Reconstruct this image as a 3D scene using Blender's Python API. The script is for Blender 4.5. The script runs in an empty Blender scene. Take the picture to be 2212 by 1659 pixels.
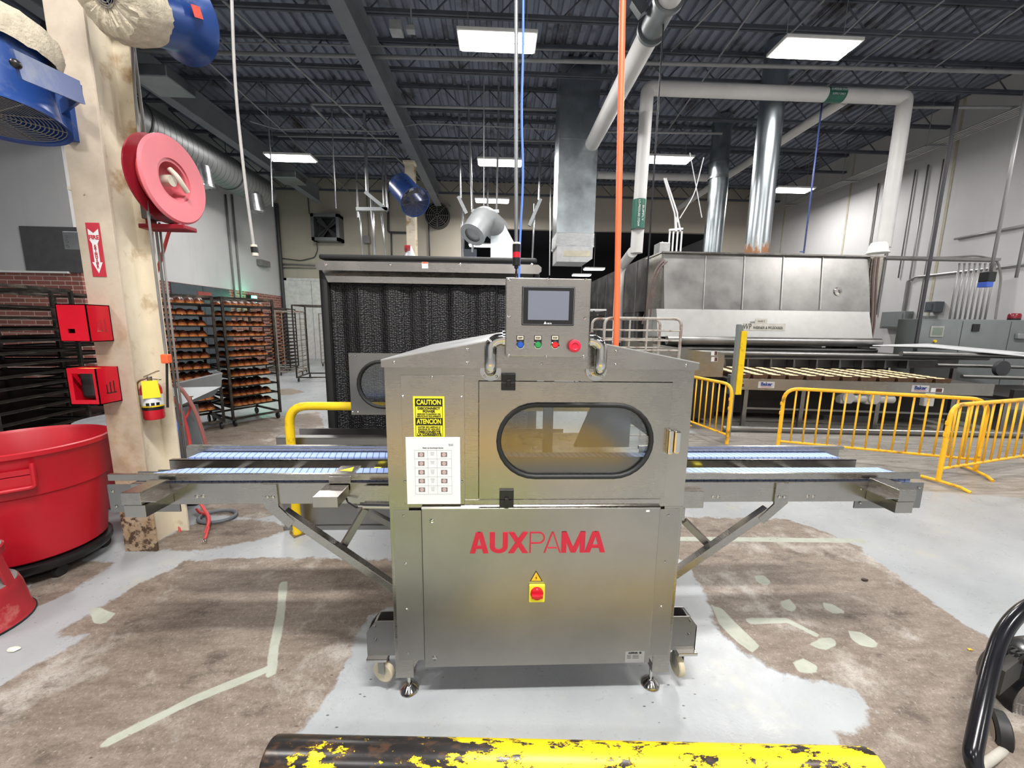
import bpy, bmesh, math, random
import numpy as np
from mathutils import Vector, Matrix
random.seed(7)
V = Vector
# ------------------------------------------------------------------ camera
F_PX, CX, CY, EYE = 832.0, 1106.0, 829.5, 1.55
yaw, pit, rol = math.radians(2.2), math.radians(8.7), math.radians(0.75)
FW = V((math.sin(yaw)*math.cos(pit), math.cos(yaw)*math.cos(pit), -math.sin(pit)))
RT = V((math.cos(yaw), -math.sin(yaw), 0)); UP = RT.cross(FW)
R2 = RT*math.cos(rol)+UP*math.sin(rol); U2 = -RT*math.sin(rol)+UP*math.cos(rol)
CAM = V((0, 0, EYE))
def ray(x, y): return FW+R2*((x-CX)/F_PX)-U2*((y-CY)/F_PX)
def PY(x, y, Y): d = ray(x, y); return CAM+d*(Y/d.y)
def PX(x, y, X): d = ray(x, y); return CAM+d*(X/d.x)
def PZ(x, y, Z=0.0): d = ray(x, y); return CAM+d*((Z-EYE)/d.z)
sc = bpy.context.scene
cd = bpy.data.cameras.new('camera'); cam = bpy.data.objects.new('camera', cd); sc.collection.objects.link(cam)
cd.sensor_width = 36; cd.lens = 36*F_PX/2212; cd.clip_start = .02; cd.clip_end = 200
m = Matrix.Identity(4)
for i, c in enumerate((R2, U2, -FW)):
    for j in range(3): m[j][i] = c[j]
m.translation = CAM; cam.matrix_world = m; sc.camera = cam
# ------------------------------------------------------------------ world, exposure
w = bpy.data.worlds.new('world'); sc.world = w; w.use_nodes = True
w.node_tree.nodes['Background'].inputs[0].default_value = (.80, .88, 1, 1)
w.node_tree.nodes['Background'].inputs[1].default_value = 0.13
vs = sc.view_settings; vs.view_transform = 'Standard'; vs.look = 'None'; vs.exposure = -0.08; vs.gamma = 1; vs.use_curve_mapping = False
LAMP_W = 200.0
# ------------------------------------------------------------------ materials
def lin(c):
    c = c/255.0
    return c/12.92 if c <= .04045 else ((c+.055)/1.055)**2.4
def col(r, g, b): return (lin(r), lin(g), lin(b), 1)
class NT:
    def __init__(s, name):
        s.m = bpy.data.materials.new(name); s.m.use_nodes = True; s.t = s.m.node_tree
        s.b = s.t.nodes['Principled BSDF']; s.out = s.t.nodes['Material Output']
    def n(s, typ, **kw):
        nd = s.t.nodes.new(typ)
        for k, v in kw.items():
            if k.startswith('i_'): nd.inputs[k[2:].replace('_', ' ')].default_value = v
            else: setattr(nd, k, v)
        return nd
    def l(s, a, b): s.t.links.new(a, b)
    def coord(s, scale=(1, 1, 1), kind='Object'):
        tc = s.n('ShaderNodeTexCoord'); mp = s.n('ShaderNodeMapping'); mp.inputs['Scale'].default_value = scale
        s.l(tc.outputs[kind], mp.inputs[0]); return mp.outputs[0]
    def noise(s, vec, scale=5, detail=4, rough=.5):
        nd = s.n('ShaderNodeTexNoise'); nd.inputs['Scale'].default_value = scale; nd.inputs['Detail'].default_value = detail
        nd.inputs['Roughness'].default_value = rough; s.l(vec, nd.inputs['Vector']); return nd.outputs['Fac']
    def ramp(s, fac, stops):
        r = s.n('ShaderNodeValToRGB'); e = r.color_ramp.elements
        while len(e) < len(stops): e.new(.5)
        for i, (p, c) in enumerate(stops): e[i].position = p; e[i].color = c
        s.l(fac, r.inputs[0]); return r.outputs[0]
    def mr(s, v, a, b, c=0., d=1., smooth=False):
        r = s.n('ShaderNodeMapRange')
        if smooth: r.interpolation_type = 'SMOOTHSTEP'
        s.l(v, r.inputs[0])
        for i, q in zip((1, 2, 3, 4), (a, b, c, d)): r.inputs[i].default_value = q
        return r.outputs[0]
    def mix(s, f, a, b):
        x = s.n('ShaderNodeMix', data_type='RGBA')
        for sock, v in ((x.inputs[0], f), (x.inputs[6], a), (x.inputs[7], b)):
            if hasattr(v, 'is_output'): s.l(v, sock)
            else: sock.default_value = v
        return x.outputs[2]
    def math(s, op, a, b=0.):
        x = s.n('ShaderNodeMath', operation=op)
        for sock, v in ((x.inputs[0], a), (x.inputs[1], b)):
            if hasattr(v, 'is_output'): s.l(v, sock)
            else: sock.default_value = v
        return x.outputs[0]
    def bump(s, h, strength=.2, dist=.01):
        b = s.n('ShaderNodeBump'); b.inputs['Strength'].default_value = strength; b.inputs['Distance'].default_value = dist
        s.l(h, b.inputs['Height']); s.l(b.outputs[0], s.b.inputs['Normal'])
    def set(s, **kw):
        for k, v in kw.items():
            sock = s.b.inputs[k.replace('_', ' ')]
            if hasattr(v, 'is_output'): s.l(v, sock)
            else: sock.default_value = v
        return s.m
MC = {}
def paint(name, c, rough=.5, metal=0., var=.12, scale=6, dirt=None, dirt_amt=.35, bump=0.):
    if name in MC: return MC[name]
    s = NT(name); v = s.coord(); n = s.noise(v, scale, 6, .6)
    c4 = col(*c); dk = tuple(x*(1-var*1.6) for x in c4[:3])+(1,); lt = tuple(min(1, x*(1+var)) for x in c4[:3])+(1,)
    cc = s.ramp(n, [(.3, dk), (.7, lt)])
    if dirt:
        n2 = s.noise(v, scale*.7, 8, .65); f = s.mr(n2, .60-.3*dirt_amt, .72-.2*dirt_amt, 0, 1); cc = s.mix(f, cc, col(*dirt))
    s.set(Base_Color=cc, Roughness=s.mr(n, 0, 1, max(.05, rough-.1), min(1, rough+.1)), Metallic=metal)
    if bump: s.bump(s.noise(v, 90, 4, .6), bump, .004)
    MC[name] = s.m; return s.m
def steel(name, c=(178, 176, 172), rough=.33, sc_=(3, 3, 160), var=.08, bump=.02, smear=0.):
    if name in MC: return MC[name]
    s = NT(name); v = s.coord(sc_); n = s.noise(v, 3, 4, .6); bump = bump*.0; v2 = s.coord(); n2 = s.noise(v2, 2.2, 6, .6)
    c4 = col(*c); lo = tuple(x*(1-var*2) for x in c4[:3])+(1,); hi = tuple(min(1, x*(1+var)) for x in c4[:3])+(1,)
    cc = s.mix(s.mr(n2, .3, .7), lo, hi)
    r = s.math('ADD', s.mr(n, .3, .7, rough-.02, rough+.02), s.mr(n2, .3, .7, -.05, .07))
    s.set(Base_Color=cc, Metallic=1., Roughness=r)
    if bump > 0: s.bump(n, bump, .003)
    MC[name] = s.m; return s.m
def emit(name, c, st):
    if name in MC: return MC[name]
    s = NT(name); s.set(Base_Color=(.8, .8, .8, 1), Emission_Color=col(*c), Emission_Strength=st); MC[name] = s.m; return s.m
S = steel('brushed_stainless', (172, 168, 160), .26)
SH = steel('brushed_stainless_horizontal', (174, 170, 164), .27, (3, 3, 160))
SF = steel('matte_front_stainless', (168, 165, 160), .40)
SD = steel('grey_stainless_frame', (150, 149, 147), .36, (2, 2, 120))
SP = steel('polished_stainless', (205, 202, 196), .10, (3, 3, 3), .03, 0)
SR = steel('roof_stainless', (205, 207, 208), .42, (60, 2, 2))
OV = steel('oven_stainless', (146, 145, 143), .38, (2, 2, 2), .12, .03)
OVD = steel('oven_side_metal', (120, 118, 116), .45, (1, 1, 1), .2)
GALV = steel('galvanized_duct', (172, 180, 184), .32, (1.2, 1.2, 1.2), .14, .02)
GALVD = steel('dull_galvanized', (140, 144, 146), .45, (1.2, 1.2, 1.2), .14, .02)
RACKM = paint('rack_dark_metal', (60, 56, 52), .45, .7, .3, 9, (105, 96, 86), .35)
RACKS = paint('rack_worn_grey_metal', (150, 145, 135), .45, .6, .2, 9, (120, 84, 52), .3)
TRAYM = paint('tray_dark_metal', (46, 43, 40), .4, .6, .3, 9)
BLK = paint('black_plastic', (22, 22, 24), .35, 0, .1)
BLKR = paint('black_rubber', (26, 27, 28), .55, 0, .15)
RED = paint('red_plastic', (178, 16, 34), .42, 0, .07, 3)
REDD = paint('dusty_red_plastic', (160, 32, 42), .55, 0, .1, 6, (190, 130, 120), .25)
REDB = paint('bright_red_acrylic', (192, 14, 36), .25, 0, .05)
REEL = paint('faded_red_reel', (214, 112, 122), .45, 0, .05, 4)
REELD = paint('dark_red_reel', (140, 24, 40), .45, 0, .08, 4)
YEL = paint('yellow_paint', (238, 200, 20), .4, 0, .06, 8, (120, 90, 30), .12)
YELF = paint('fence_yellow_paint', (246, 186, 34), .42, 0, .06, 8, (130, 84, 30), .14)
BLUE = paint('blue_fan_paint', (36, 68, 132), .3, .1, .1, 3, (110, 120, 140), .2)
WHP = paint('white_pipe_jacket', (205, 204, 203), .5, 0, .05, 2)
WHITE = paint('white_enamel', (228, 228, 225), .45, 0, .04)
CREAM = paint('cream_column_paint', (226, 216, 194), .5, 0, .05, 5, (168, 138, 96), .22, .3)
CREAMD = paint('dirty_cream_column_paint', (196, 182, 164), .6, 0, .12, 4, (128, 98, 58), .62, .4)
FUZZ = paint('shaggy_filter_cloth', (196, 186, 166), .95, 0, .15, 25, None, 0, 1.)
GREYP = paint('grey_enamel', (118, 124, 124), .45, 0, .06, 3)
BREAD = None
GREYC = paint('cable_grey', (120, 118, 116), .5)
ORNG = paint('orange_hose', (240, 105, 60), .45, 0, .04)
BLUEH = paint('blue_tube', (90, 130, 220), .4, 0, .04)
REDH = paint('red_rubber_hose', (196, 66, 66), .5, 0, .08)
BRNH = paint('brown_rubber_hose', (138, 84, 78), .5, 0, .1)
GRYH = paint('grey_hose', (98, 102, 108), .5, 0, .1)
PAPER = paint('paper_white', (222, 224, 226), .35, 0, .01)
CEILM = paint('joist_dark_paint_hazed', (84, 88, 98), .7, .2, .15, 3)  # joist colour lightened towards blue in place of haze under the ceiling
GIRD = paint('girder_grey_paint', (112, 115, 120), .7, 0, .1, 2)
COND = paint('ceiling_conduit_grey', (140, 141, 143), .55, .2, .1, 3)
DARKP = paint('dark_steel_pipe', (64, 64, 68), .5, .3, .1)
BANDB = paint('belt_blue', (140, 164, 220), .5, 0, .04)
LOGO = paint('red_lettering', (186, 26, 52), .5, 0, .08, 30)
BLKT = paint('black_print', (20, 20, 18), .6)
YST = paint('sticker_yellow', (232, 222, 48), .45, 0, .03)
GREENL = paint('pipe_label_green', (34, 96, 80), .5)
GLS = NT('window_acrylic')
_tr = GLS.n('ShaderNodeBsdfTransparent'); _tr.inputs[0].default_value = (.84, .86, .85, 1)
_gl = GLS.n('ShaderNodeBsdfGlossy'); _gl.inputs['Roughness'].default_value = .12; _gl.inputs[0].default_value = (.9, .9, .9, 1)
_ms = GLS.n('ShaderNodeMixShader'); _ms.inputs[0].default_value = .10
GLS.l(_tr.outputs[0], _ms.inputs[1]); GLS.l(_gl.outputs[0], _ms.inputs[2]); GLS.l(_ms.outputs[0], GLS.out.inputs[0]); GLASS = GLS.m
def mk_bread():
    s = NT('baked_crust'); tc = s.n('ShaderNodeTexCoord'); sp = s.n('ShaderNodeSeparateXYZ'); s.l(tc.outputs['Object'], sp.inputs[0])
    n = s.noise(tc.outputs['Object'], 22, 5, .6)
    h = s.math('ADD', s.mr(sp.outputs[2], .005, .075), s.mr(n, .3, .7, -.2, .2))
    s.set(Base_Color=s.ramp(h, [(.05, col(216, 146, 80)), (.4, col(156, 82, 38)), (.7, col(72, 36, 22))]), Roughness=.38)
    s.bump(n, .3, .01); return s.m
BREAD = mk_bread()
DOUGH = paint('pale_dough', (240, 218, 168), .6, 0, .06, 20)
PANM = paint('baking_pan_brown', (92, 66, 48), .5, .4, .25, 12)
# ------------------------------------------------------------------ mesh builder
class MB:
    def __init__(s): s.b = bmesh.new(); s.sm = False
    def _addbm(s, vs, fs, smooth=False):
        bv = [s.b.verts.new(v) for v in vs]
        for f in fs:
            try: ff = s.b.faces.new([bv[i] for i in f]); ff.smooth = smooth
            except ValueError: pass
        return bv
    def box(s, a, b, bev=0., rot=None, about=None):
        x0, x1 = sorted((a[0], b[0])); y0, y1 = sorted((a[1], b[1])); z0, z1 = sorted((a[2], b[2]))
        vs = [V((x, y, z)) for z in (z0, z1) for y in (y0, y1) for x in (x0, x1)]
        fs = [(0, 2, 3, 1), (4, 5, 7, 6), (0, 1, 5, 4), (2, 6, 7, 3), (0, 4, 6, 2), (1, 3, 7, 5)]
        if rot is not None:
            o = V(about) if about is not None else V(((x0+x1)/2, (y0+y1)/2, (z0+z1)/2)); vs = [o+rot@(v-o) for v in vs]
        if bev > 0:
            t = bmesh.new(); bv = [t.verts.new(v) for v in vs]
            for f in fs: t.faces.new([bv[i] for i in f])
            bmesh.ops.bevel(t, geom=t.edges[:]+t.verts[:], offset=bev, segments=2, profile=.5, affect='EDGES')
            t.verts.index_update(); s._addbm([v.co.copy() for v in t.verts], [[v.index for v in f.verts] for f in t.faces]); t.free()
        else: s._addbm(vs, fs)
        return s
    def bar(s, p0, p1, w, h, up=(0, 0, 1), bev=0.):   # rectangular bar between points, w sideways, h along up
        p0, p1 = V(p0), V(p1); d = (p1-p0); L = d.length; d.normalize(); u = V(up)
        side = d.cross(u)
        if side.length < 1e-4: u = V((0, 1, 0)); side = d.cross(u)
        side.normalize(); u = side.cross(d).normalized()
        R = Matrix((d, side, u)).transposed(); o = (p0+p1)/2
        t = MB(); t.box((-L/2, -w/2, -h/2), (L/2, w/2, h/2), bev)
        t.b.verts.index_update()
        s._addbm([o+R@v.co for v in t.b.verts], [[v.index for v in f.verts] for f in t.b.faces]); t.b.free(); return s
    def prism(s, poly, ax, a, b):   # poly 2d in the other two axes (cyclic order x,y,z without ax)
        def mk(p, t):
            return V((t, p[0], p[1])) if ax == 'x' else V((p[0], t, p[1])) if ax == 'y' else V((p[0], p[1], t))
        n = len(poly); vs = [mk(p, a) for p in poly]+[mk(p, b) for p in poly]
        s._addbm(vs, [list(range(n))[::-1], list(range(n, 2*n))]+[(i, (i+1) % n, n+(i+1) % n, n+i) for i in range(n)]); return s
    def quad(s, pts, th=(0, 0, 0)):
        th = V(th); n = len(pts); vs = [V(p) for p in pts]
        if th.length > 0:
            vs += [V(p)+th for p in pts]
            s._addbm(vs, [list(range(n)), list(range(n, 2*n))[::-1]]+[(i, n+i, n+(i+1) % n, (i+1) % n) for i in range(n)])
        else: s._addbm(vs, [list(range(n))])
        return s
    def ring(s, c, d, r, seg, ref=None):
        d = d.normalized(); ref = ref or (V((0, 0, 1)) if abs(d.z) < .9 else V((1, 0, 0)))
        u = d.cross(ref).normalized(); v = d.cross(u)
        return [c+u*(r*math.cos(2*math.pi*i/seg))+v*(r*math.sin(2*math.pi*i/seg)) for i in range(seg)]
    def tube(s, pts, r, seg=10, fillet=0., closed=False, cap=True, rs=None):
        pts = [V(p) for p in pts]
        if fillet > 0 and len(pts) > 2:
            q = [pts[0]] if not closed else []
            rng = range(1, len(pts)-1) if not closed else range(len(pts))
            for i in rng:
                p, a, b = pts[i], pts[i-1], pts[(i+1) % len(pts)]
                f = min(fillet, (a-p).length*.49, (b-p).length*.49)
                A = p+(a-p).normalized()*f; B = p+(b-p).normalized()*f
                for k in range(7):
                    t = k/6; q.append(A*(1-t)**2+p*2*t*(1-t)+B*t*t)
            if not closed: q.append(pts[-1])
            pts = q
        n = len(pts); rings = []; u = None
        for i, p in enumerate(pts):
            if closed: d = (pts[(i+1) % n]-pts[i-1])
            else: d = pts[min(i+1, n-1)]-pts[max(i-1, 0)]
            if d.length < 1e-9: d = V((0, 0, 1))
            d.normalize()
            if u is None:
                ref = V((0, 0, 1)) if abs(d.z) < .9 else V((1, 0, 0)); u = d.cross(ref).normalized()
            else:
                u = (u-d*u.dot(d)); u = u.normalized() if u.length > 1e-6 else d.orthogonal().normalized()
            v = d.cross(u); rr = rs[i] if rs else r
            rings.append([s.b.verts.new(p+u*(rr*math.cos(2*math.pi*k/seg))+v*(rr*math.sin(2*math.pi*k/seg))) for k in range(seg)])
        m_ = n if closed else n-1
        for i in range(m_):
            A, B = rings[i], rings[(i+1) % n]
            for k in range(seg):
                f = s.b.faces.new((A[k], A[(k+1) % seg], B[(k+1) % seg], B[k])); f.smooth = True
        if not closed and cap: s.b.faces.new(rings[0][::-1]); s.b.faces.new(rings[-1])
        s.sm = True; return s
    def cyl(s, p0, p1, r, seg=16, r2=None):
        return s.tube([p0, p1], r, seg, rs=[r, r2 if r2 is not None else r])
    def lathe(s, prof, c=(0, 0, 0), ax=(0, 0, 1), seg=24, sx=1., sy=1.):   # prof: (radius, height)
        c = V(c); ax = V(ax).normalized(); ref = V((0, 1, 0)) if abs(ax.y) < .9 else V((1, 0, 0))
        u = ref.cross(ax).normalized(); v = ax.cross(u); rings = []
        for r, h in prof:
            if r < 1e-5: rings.append([s.b.verts.new(c+ax*h)])
            else: rings.append([s.b.verts.new(c+ax*h+u*(r*sx*math.cos(2*math.pi*k/seg))+v*(r*sy*math.sin(2*math.pi*k/seg))) for k in range(seg)])
        for A, B in zip(rings[:-1], rings[1:]):
            for k in range(seg):
                q = [A[k % len(A)], A[(k+1) % len(A)], B[(k+1) % len(B)], B[k % len(B)]]
                q2 = []
                for x in q:
                    if x not in q2: q2.append(x)
                if len(q2) > 2:
                    f = s.b.faces.new(q2); f.smooth = True
        s.sm = True; return s
    def xf(s, M_):
        for v in s.b.verts: v.co = M_@v.co
        return s
    def sphere(s, c, r, sx=1, sy=1, sz=1, seg=12):
        c = V(c); k = bmesh.ops.create_uvsphere(s.b, u_segments=seg, v_segments=max(6, seg//2), radius=r)
        for v in k['verts']: v.co = V((v.co.x*sx, v.co.y*sy, v.co.z*sz))+c
        for v in k['verts']:
            for f in v.link_faces: f.smooth = True
        s.sm = True; return s
C = sc.collection
def off(o):
    t = V((0, 0, 0))
    while o is not None: t += o.location; o = o.parent
    return t
def obj(name, mb, mat, parent=None, label=None):
    b = mb.b
    if parent is not None:
        t = off(parent)
        if t.length > 0:
            for v in b.verts: v.co -= t
    o_ = V((0, 0, 0))
    if b.verts:
        # put every mesh's own origin at its base centre
        xs = [v.co for v in b.verts]
        o_ = V(((min(v.x for v in xs)+max(v.x for v in xs))/2, (min(v.y for v in xs)+max(v.y for v in xs))/2, min(v.z for v in xs)))
        for v in b.verts: v.co -= o_
    bmesh.ops.recalc_face_normals(b, faces=b.faces[:])
    if mb.sm:
        for e in b.edges:
            if len(e.link_faces) == 2 and e.calc_face_angle(0) > math.radians(38): e.smooth = False
    me = bpy.data.meshes.new(name); b.to_mesh(me); b.free()
    me.materials.append(mat); o = bpy.data.objects.new(name, me); C.objects.link(o); o.location = o_
    if parent is not None: o.parent = parent
    if label: o['label'] = label
    return o
def thing(name, label, cat, loc=(0, 0, 0), group=None):
    o = bpy.data.objects.new(name, None); o.empty_display_size = .1; C.objects.link(o); o.location = V(loc)
    return tag(o, label, cat, group)
def tag(o, label, cat, group=None):
    o['label'] = label; o['category'] = cat
    if group: o['group'] = group
    return o
def struct(name, mb, mat):
    o = obj(name, mb, mat); o['kind'] = 'structure'; return o
def kids(o): return [c for c in C.objects if c.parent is o]
def dup(root, loc, rz=0., label=None, group=None, ks=None):
    r = root.copy(); C.objects.link(r); r.location = V(loc); r.rotation_euler = (0, 0, rz)
    if label: r['label'] = label
    if group: r['group'] = group
    for ch, gs in (ks if ks is not None else tree(root)):
        c = ch.copy(); C.objects.link(c); c.parent = r
        for g in gs: d = g.copy(); C.objects.link(d); d.parent = c
    return r
def tree(root): return [(c, list(c.children)) for c in root.children]
def text(body, o, right, up, size, mat, name, parent, bold=0., align='CENTER', width=None, depth=.0006):
    cu = bpy.data.curves.new('t', 'FONT'); cu.body = body; cu.size = size; cu.align_x = align; cu.align_y = 'CENTER'
    cu.offset = bold; cu.extrude = depth; cu.resolution_u = 3
    t = bpy.data.objects.new('t', cu); C.objects.link(t)
    me = bpy.data.meshes.new_from_object(t.evaluated_get(bpy.context.evaluated_depsgraph_get())); bpy.data.objects.remove(t); bpy.data.curves.remove(cu)
    if not me.vertices: return None
    xs = [v.co.x for v in me.vertices]; sx = 1.
    if width: sx = width/(max(xs)-min(xs))
    r, u = V(right).normalized(), V(up).normalized(); n = r.cross(u); q = off(parent) if parent is not None else V((0, 0, 0)); o = V(o)
    b = bmesh.new(); b.from_mesh(me); bpy.data.meshes.remove(me)
    for v in b.verts: v.co = o+r*(v.co.x*sx)+u*v.co.y+n*v.co.z
    mb = MB(); mb.b.free(); mb.b = b
    return obj(name, mb, mat, parent)
def multitext(lines, right, up, mat, name, parent):   # several lines of print as one mesh: (body, origin, size, bold, width)
    objs = []
    tot = MB()
    for body, o, size, bold, width in lines:
        t = text(body, o, right, up, size, mat, 'tmp', None, bold, 'CENTER', width)
        if t is None: continue
        b = bmesh.new(); b.from_mesh(t.data); b.verts.index_update()
        tot._addbm([v.co+t.location for v in b.verts], [[v.index for v in f.verts] for f in b.faces]); b.free()
        me = t.data; bpy.data.objects.remove(t); bpy.data.meshes.remove(me)
    return obj(name, tot, mat, parent)
def split_obj(name, mb, mat, parent, label=None):   # one object per separate piece
    b = mb.b; b.verts.ensure_lookup_table(); b.verts.index_update(); seen = set(); out = []
    for v0 in b.verts:
        if v0.index in seen: continue
        st, isl = [v0], []; seen.add(v0.index)
        while st:
            v = st.pop(); isl.append(v)
            for e in v.link_edges:
                u = e.other_vert(v)
                if u.index not in seen: seen.add(u.index); st.append(u)
        mp = {v.index: i for i, v in enumerate(isl)}; m2 = MB(); m2.sm = mb.sm; fs = {f for v in isl for f in v.link_faces}
        bv = [m2.b.verts.new(v.co) for v in isl]
        for f in fs:
            ff = m2.b.faces.new([bv[mp[v.index]] for v in f.verts]); ff.smooth = f.smooth
        out.append(obj(name, m2, mat, parent, label))
    b.free(); return out
X_, Y_, Z_ = V((1, 0, 0)), V((0, 1, 0)), V((0, 0, 1))
# ------------------------------------------------------------------ ceiling lights
LAMPCOL = (1, .97, .94)
def high_bay(x, y, label, w_=1.18, d=.42, z=6.0, power=1., group=None):
    t = thing('ceiling_light', label, 'ceiling light', (x, y, z), group)
    obj('housing', MB().box((x-w_/2-.04, y-d/2-.03, z+.035), (x+w_/2+.04, y+d/2+.03, z+.09), .01), WHITE, t)
    for s in (-1, 1):
        m_ = MB().box((x-w_/2, y+s*d*.27-d*.2, z+.005), (x+w_/2, y+s*d*.27+d*.2, z+.034), .012)
        obj('diffuser', m_, emit('lamp_diffuser', (255, 250, 244), 14), t)
    wr = MB()
    for s in (-1, 1): wr.cyl((x+s*w_*.4, y, z+.09), (x+s*w_*.4, y, 7.25), .006, 6)
    obj('suspension_cable', wr, COND, t)
    ld = bpy.data.lights.new('lamp', 'AREA'); ld.shape = 'RECTANGLE'; ld.size = w_; ld.size_y = d; ld.energy = LAMP_W*power; ld.color = LAMPCOL
    lo = bpy.data.objects.new('lamp', ld); C.objects.link(lo); lo.parent = t; lo.location = (0, 0, -.02)
    return t
for x, y, lab in [(-.04, 6.95, 'bright twin strip ceiling light above the machine, left of the orange hose'),
                  (5.09, 6.82, 'bright twin strip ceiling light above the white pipe frame on the right'),
                  (-5.75, 11.7, 'lit ceiling light hanging near the long spiral duct on the left'),
                  (.03, 11.6, 'lit ceiling light hanging straight above the elbow duct and curtain enclosure'),
                  (4.59, 11.1, 'lit ceiling light between the white riser and the silver stack'),
                  (-.24, 14.97, 'small far ceiling light just above the elbow duct, behind two others'),
                  (9.6, 13.1, 'lit ceiling light close to the right wall behind the rusty stack')]:
    high_bay(x, y, lab, power=1.0 if x < 4 else 1.1)
for x, y, pw, wl, dl in [(-5.4, 6.6, 1, 1.18, .42), (-5.2, .4, .9, 1.18, .42), (0.40, -.25, 2.75, 2.4, .22), (5.6, .2, .65, 1.18, .42), (10, 4.0, 1.5, 1.18, .42), (-5.2, -4.8, 1, 1.18, .42), (0.3, -5.0, 1.0, 1.18, .42), (5.2, -4.8, 1, 1.18, .42)]:
    high_bay(x, y, 'twin strip ceiling light overhead, outside the view', group='overhead lights outside the view', power=pw, w_=wl, d=dl)
# ------------------------------------------------------------------ floor with worn paint
def sdf_poly(P, poly):
    poly = np.asarray(poly, float); n = len(poly); d = np.full(len(P), 1e9); inside = np.zeros(len(P), bool)
    for i in range(n):
        a, b = poly[i], poly[(i+1) % n]; e = b-a; w_ = P-a; t = np.clip((w_@e)/max(e@e, 1e-12), 0, 1)
        d = np.minimum(d, np.hypot(*(w_-t[:, None]*e).T))
        c = ((a[1] > P[:, 1]) != (b[1] > P[:, 1])); den = (b[1]-a[1]) or 1e-9
        inside ^= c & (P[:, 0] < (b[0]-a[0])*(P[:, 1]-a[1])/den+a[0])
    return np.where(inside, d, -d)
def sdf_line(P, pts, hw):
    pts = np.asarray(pts, float); d = np.full(len(P), 1e9)
    for a, b in zip(pts[:-1], pts[1:]):
        e = b-a; w_ = P-a; t = np.clip((w_@e)/max(e@e, 1e-12), 0, 1); d = np.minimum(d, np.hypot(*(w_-t[:, None]*e).T))
    return hw-d
def fl(pts): return [tuple(PZ(x, y)[:2]) for x, y in pts]
def axis(lo, hi, f0, f1, fine, coarse):
    return np.concatenate([np.arange(lo, f0, coarse), np.arange(f0, f1, fine), np.arange(f1, hi+.01, coarse)])
gx = axis(-16, 12, -3.4, 4.2, .022, .3); gy = axis(-8, 30, .7, 3.6, .02, .3)
GX, GY = np.meshgrid(gx, gy); Pf = np.stack([GX.ravel(), GY.ravel()], 1)
wear = np.full(len(Pf), -9.)
for poly in [
    [(-60, 1470), (60, 1400), (200, 1322), (300, 1262), (400, 1212), (520, 1204), (700, 1206), (860, 1206), (880, 1290), (800, 1335), (760, 1400), (735, 1470), (690, 1530), (640, 1590), (600, 1640), (590, 1900), (-500, 1900)],
    [(60, 1235), (150, 1205), (250, 1215), (200, 1250), (130, 1290), (60, 1320)],
    [(300, 1190), (420, 1130), (560, 1120), (640, 1140), (560, 1165), (440, 1190)],
    [(430, 1060), (560, 1075), (700, 1090), (560, 1120), (430, 1110)],
    [(430, 925), (560, 905), (690, 888), (710, 950), (720, 1000), (500, 1010), (400, 990)],
    [(600, 838), (640, 840), (660, 848), (620, 856), (590, 850)],
    [(1380, 1112), (1560, 1118), (1700, 1122), (1780, 1148), (1850, 1180), (1900, 1215), (1985, 1275), (2060, 1335), (2120, 1370), (2212, 1440), (2400, 1560), (2500, 2000), (1850, 1900), (1800, 1630), (1805, 1600), (1870, 1565), (1888, 1535), (1850, 1498), (1770, 1472), (1690, 1462), (1655, 1440), (1590, 1400), (1550, 1360), (1530, 1300), (1500, 1250), (1480, 1210), (1380, 1200)]]:
    wear = np.maximum(wear, sdf_poly(Pf, fl(poly)))
wear = np.minimum(wear, -sdf_poly(Pf, fl([(-200, 1480), (-60, 1400), (0, 1388), (60, 1368), (100, 1362), (150, 1382), (185, 1372), (120, 1412), (50, 1452), (0, 1485), (-200, 1600)])))
patch = np.full(len(Pf), -9.)
for poly in [[(1628, 1243), (1650, 1243), (1668, 1258), (1655, 1265), (1635, 1258)], [(1686, 1300), (1705, 1294), (1722, 1312), (1712, 1322), (1692, 1314)],
             [(1535, 1305), (1560, 1315), (1600, 1355), (1640, 1395), (1625, 1410), (1590, 1385), (1555, 1350)], [(1830, 1362), (1860, 1365), (1898, 1388), (1890, 1400), (1860, 1396), (1838, 1380)],
             [(1748, 1392), (1775, 1378), (1800, 1378), (1808, 1394), (1785, 1404), (1765, 1400)], [(1775, 1300), (1800, 1305), (1832, 1325), (1800, 1325), (1780, 1315)],
             [(1712, 1430), (1735, 1422), (1768, 1440), (1760, 1455), (1725, 1452)], [(190, 1315), (215, 1312), (250, 1325), (225, 1350), (200, 1345)]]:
    patch = np.maximum(patch, sdf_poly(Pf, fl(poly)))
for pts, hw in [([(235, 1602), (420, 1510), (580, 1445)], .022), ([(585, 1455), (592, 1400), (606, 1330), (612, 1260)], .022), 
                ([(1380, 1163), (1600, 1165), (1860, 1168)], .03), ([(1620, 1342), (1700, 1340), (1760, 1370)], .02)]:
    patch = np.maximum(patch, sdf_line(Pf, fl(pts), hw))
conc = np.maximum(sdf_poly(Pf, fl([(1380, 935), (2400, 940), (3000, 1200), (2212, 1075), (1990, 1062), (1860, 1050), (1700, 1040), (1380, 1090)])), -9)
conc = np.maximum(conc, np.where((Pf[:, 0] > 3) & (Pf[:, 1] > 4.9), 1., -9.))
me = bpy.data.meshes.new('floor'); nx, ny = len(gx), len(gy)
idx = np.arange(nx*ny).reshape(ny, nx); quads = np.stack([idx[:-1, :-1], idx[:-1, 1:], idx[1:, 1:], idx[1:, :-1]], -1).reshape(-1, 4)
me.vertices.add(nx*ny); me.vertices.foreach_set('co', np.column_stack([Pf, np.zeros(len(Pf))]).ravel())
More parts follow.
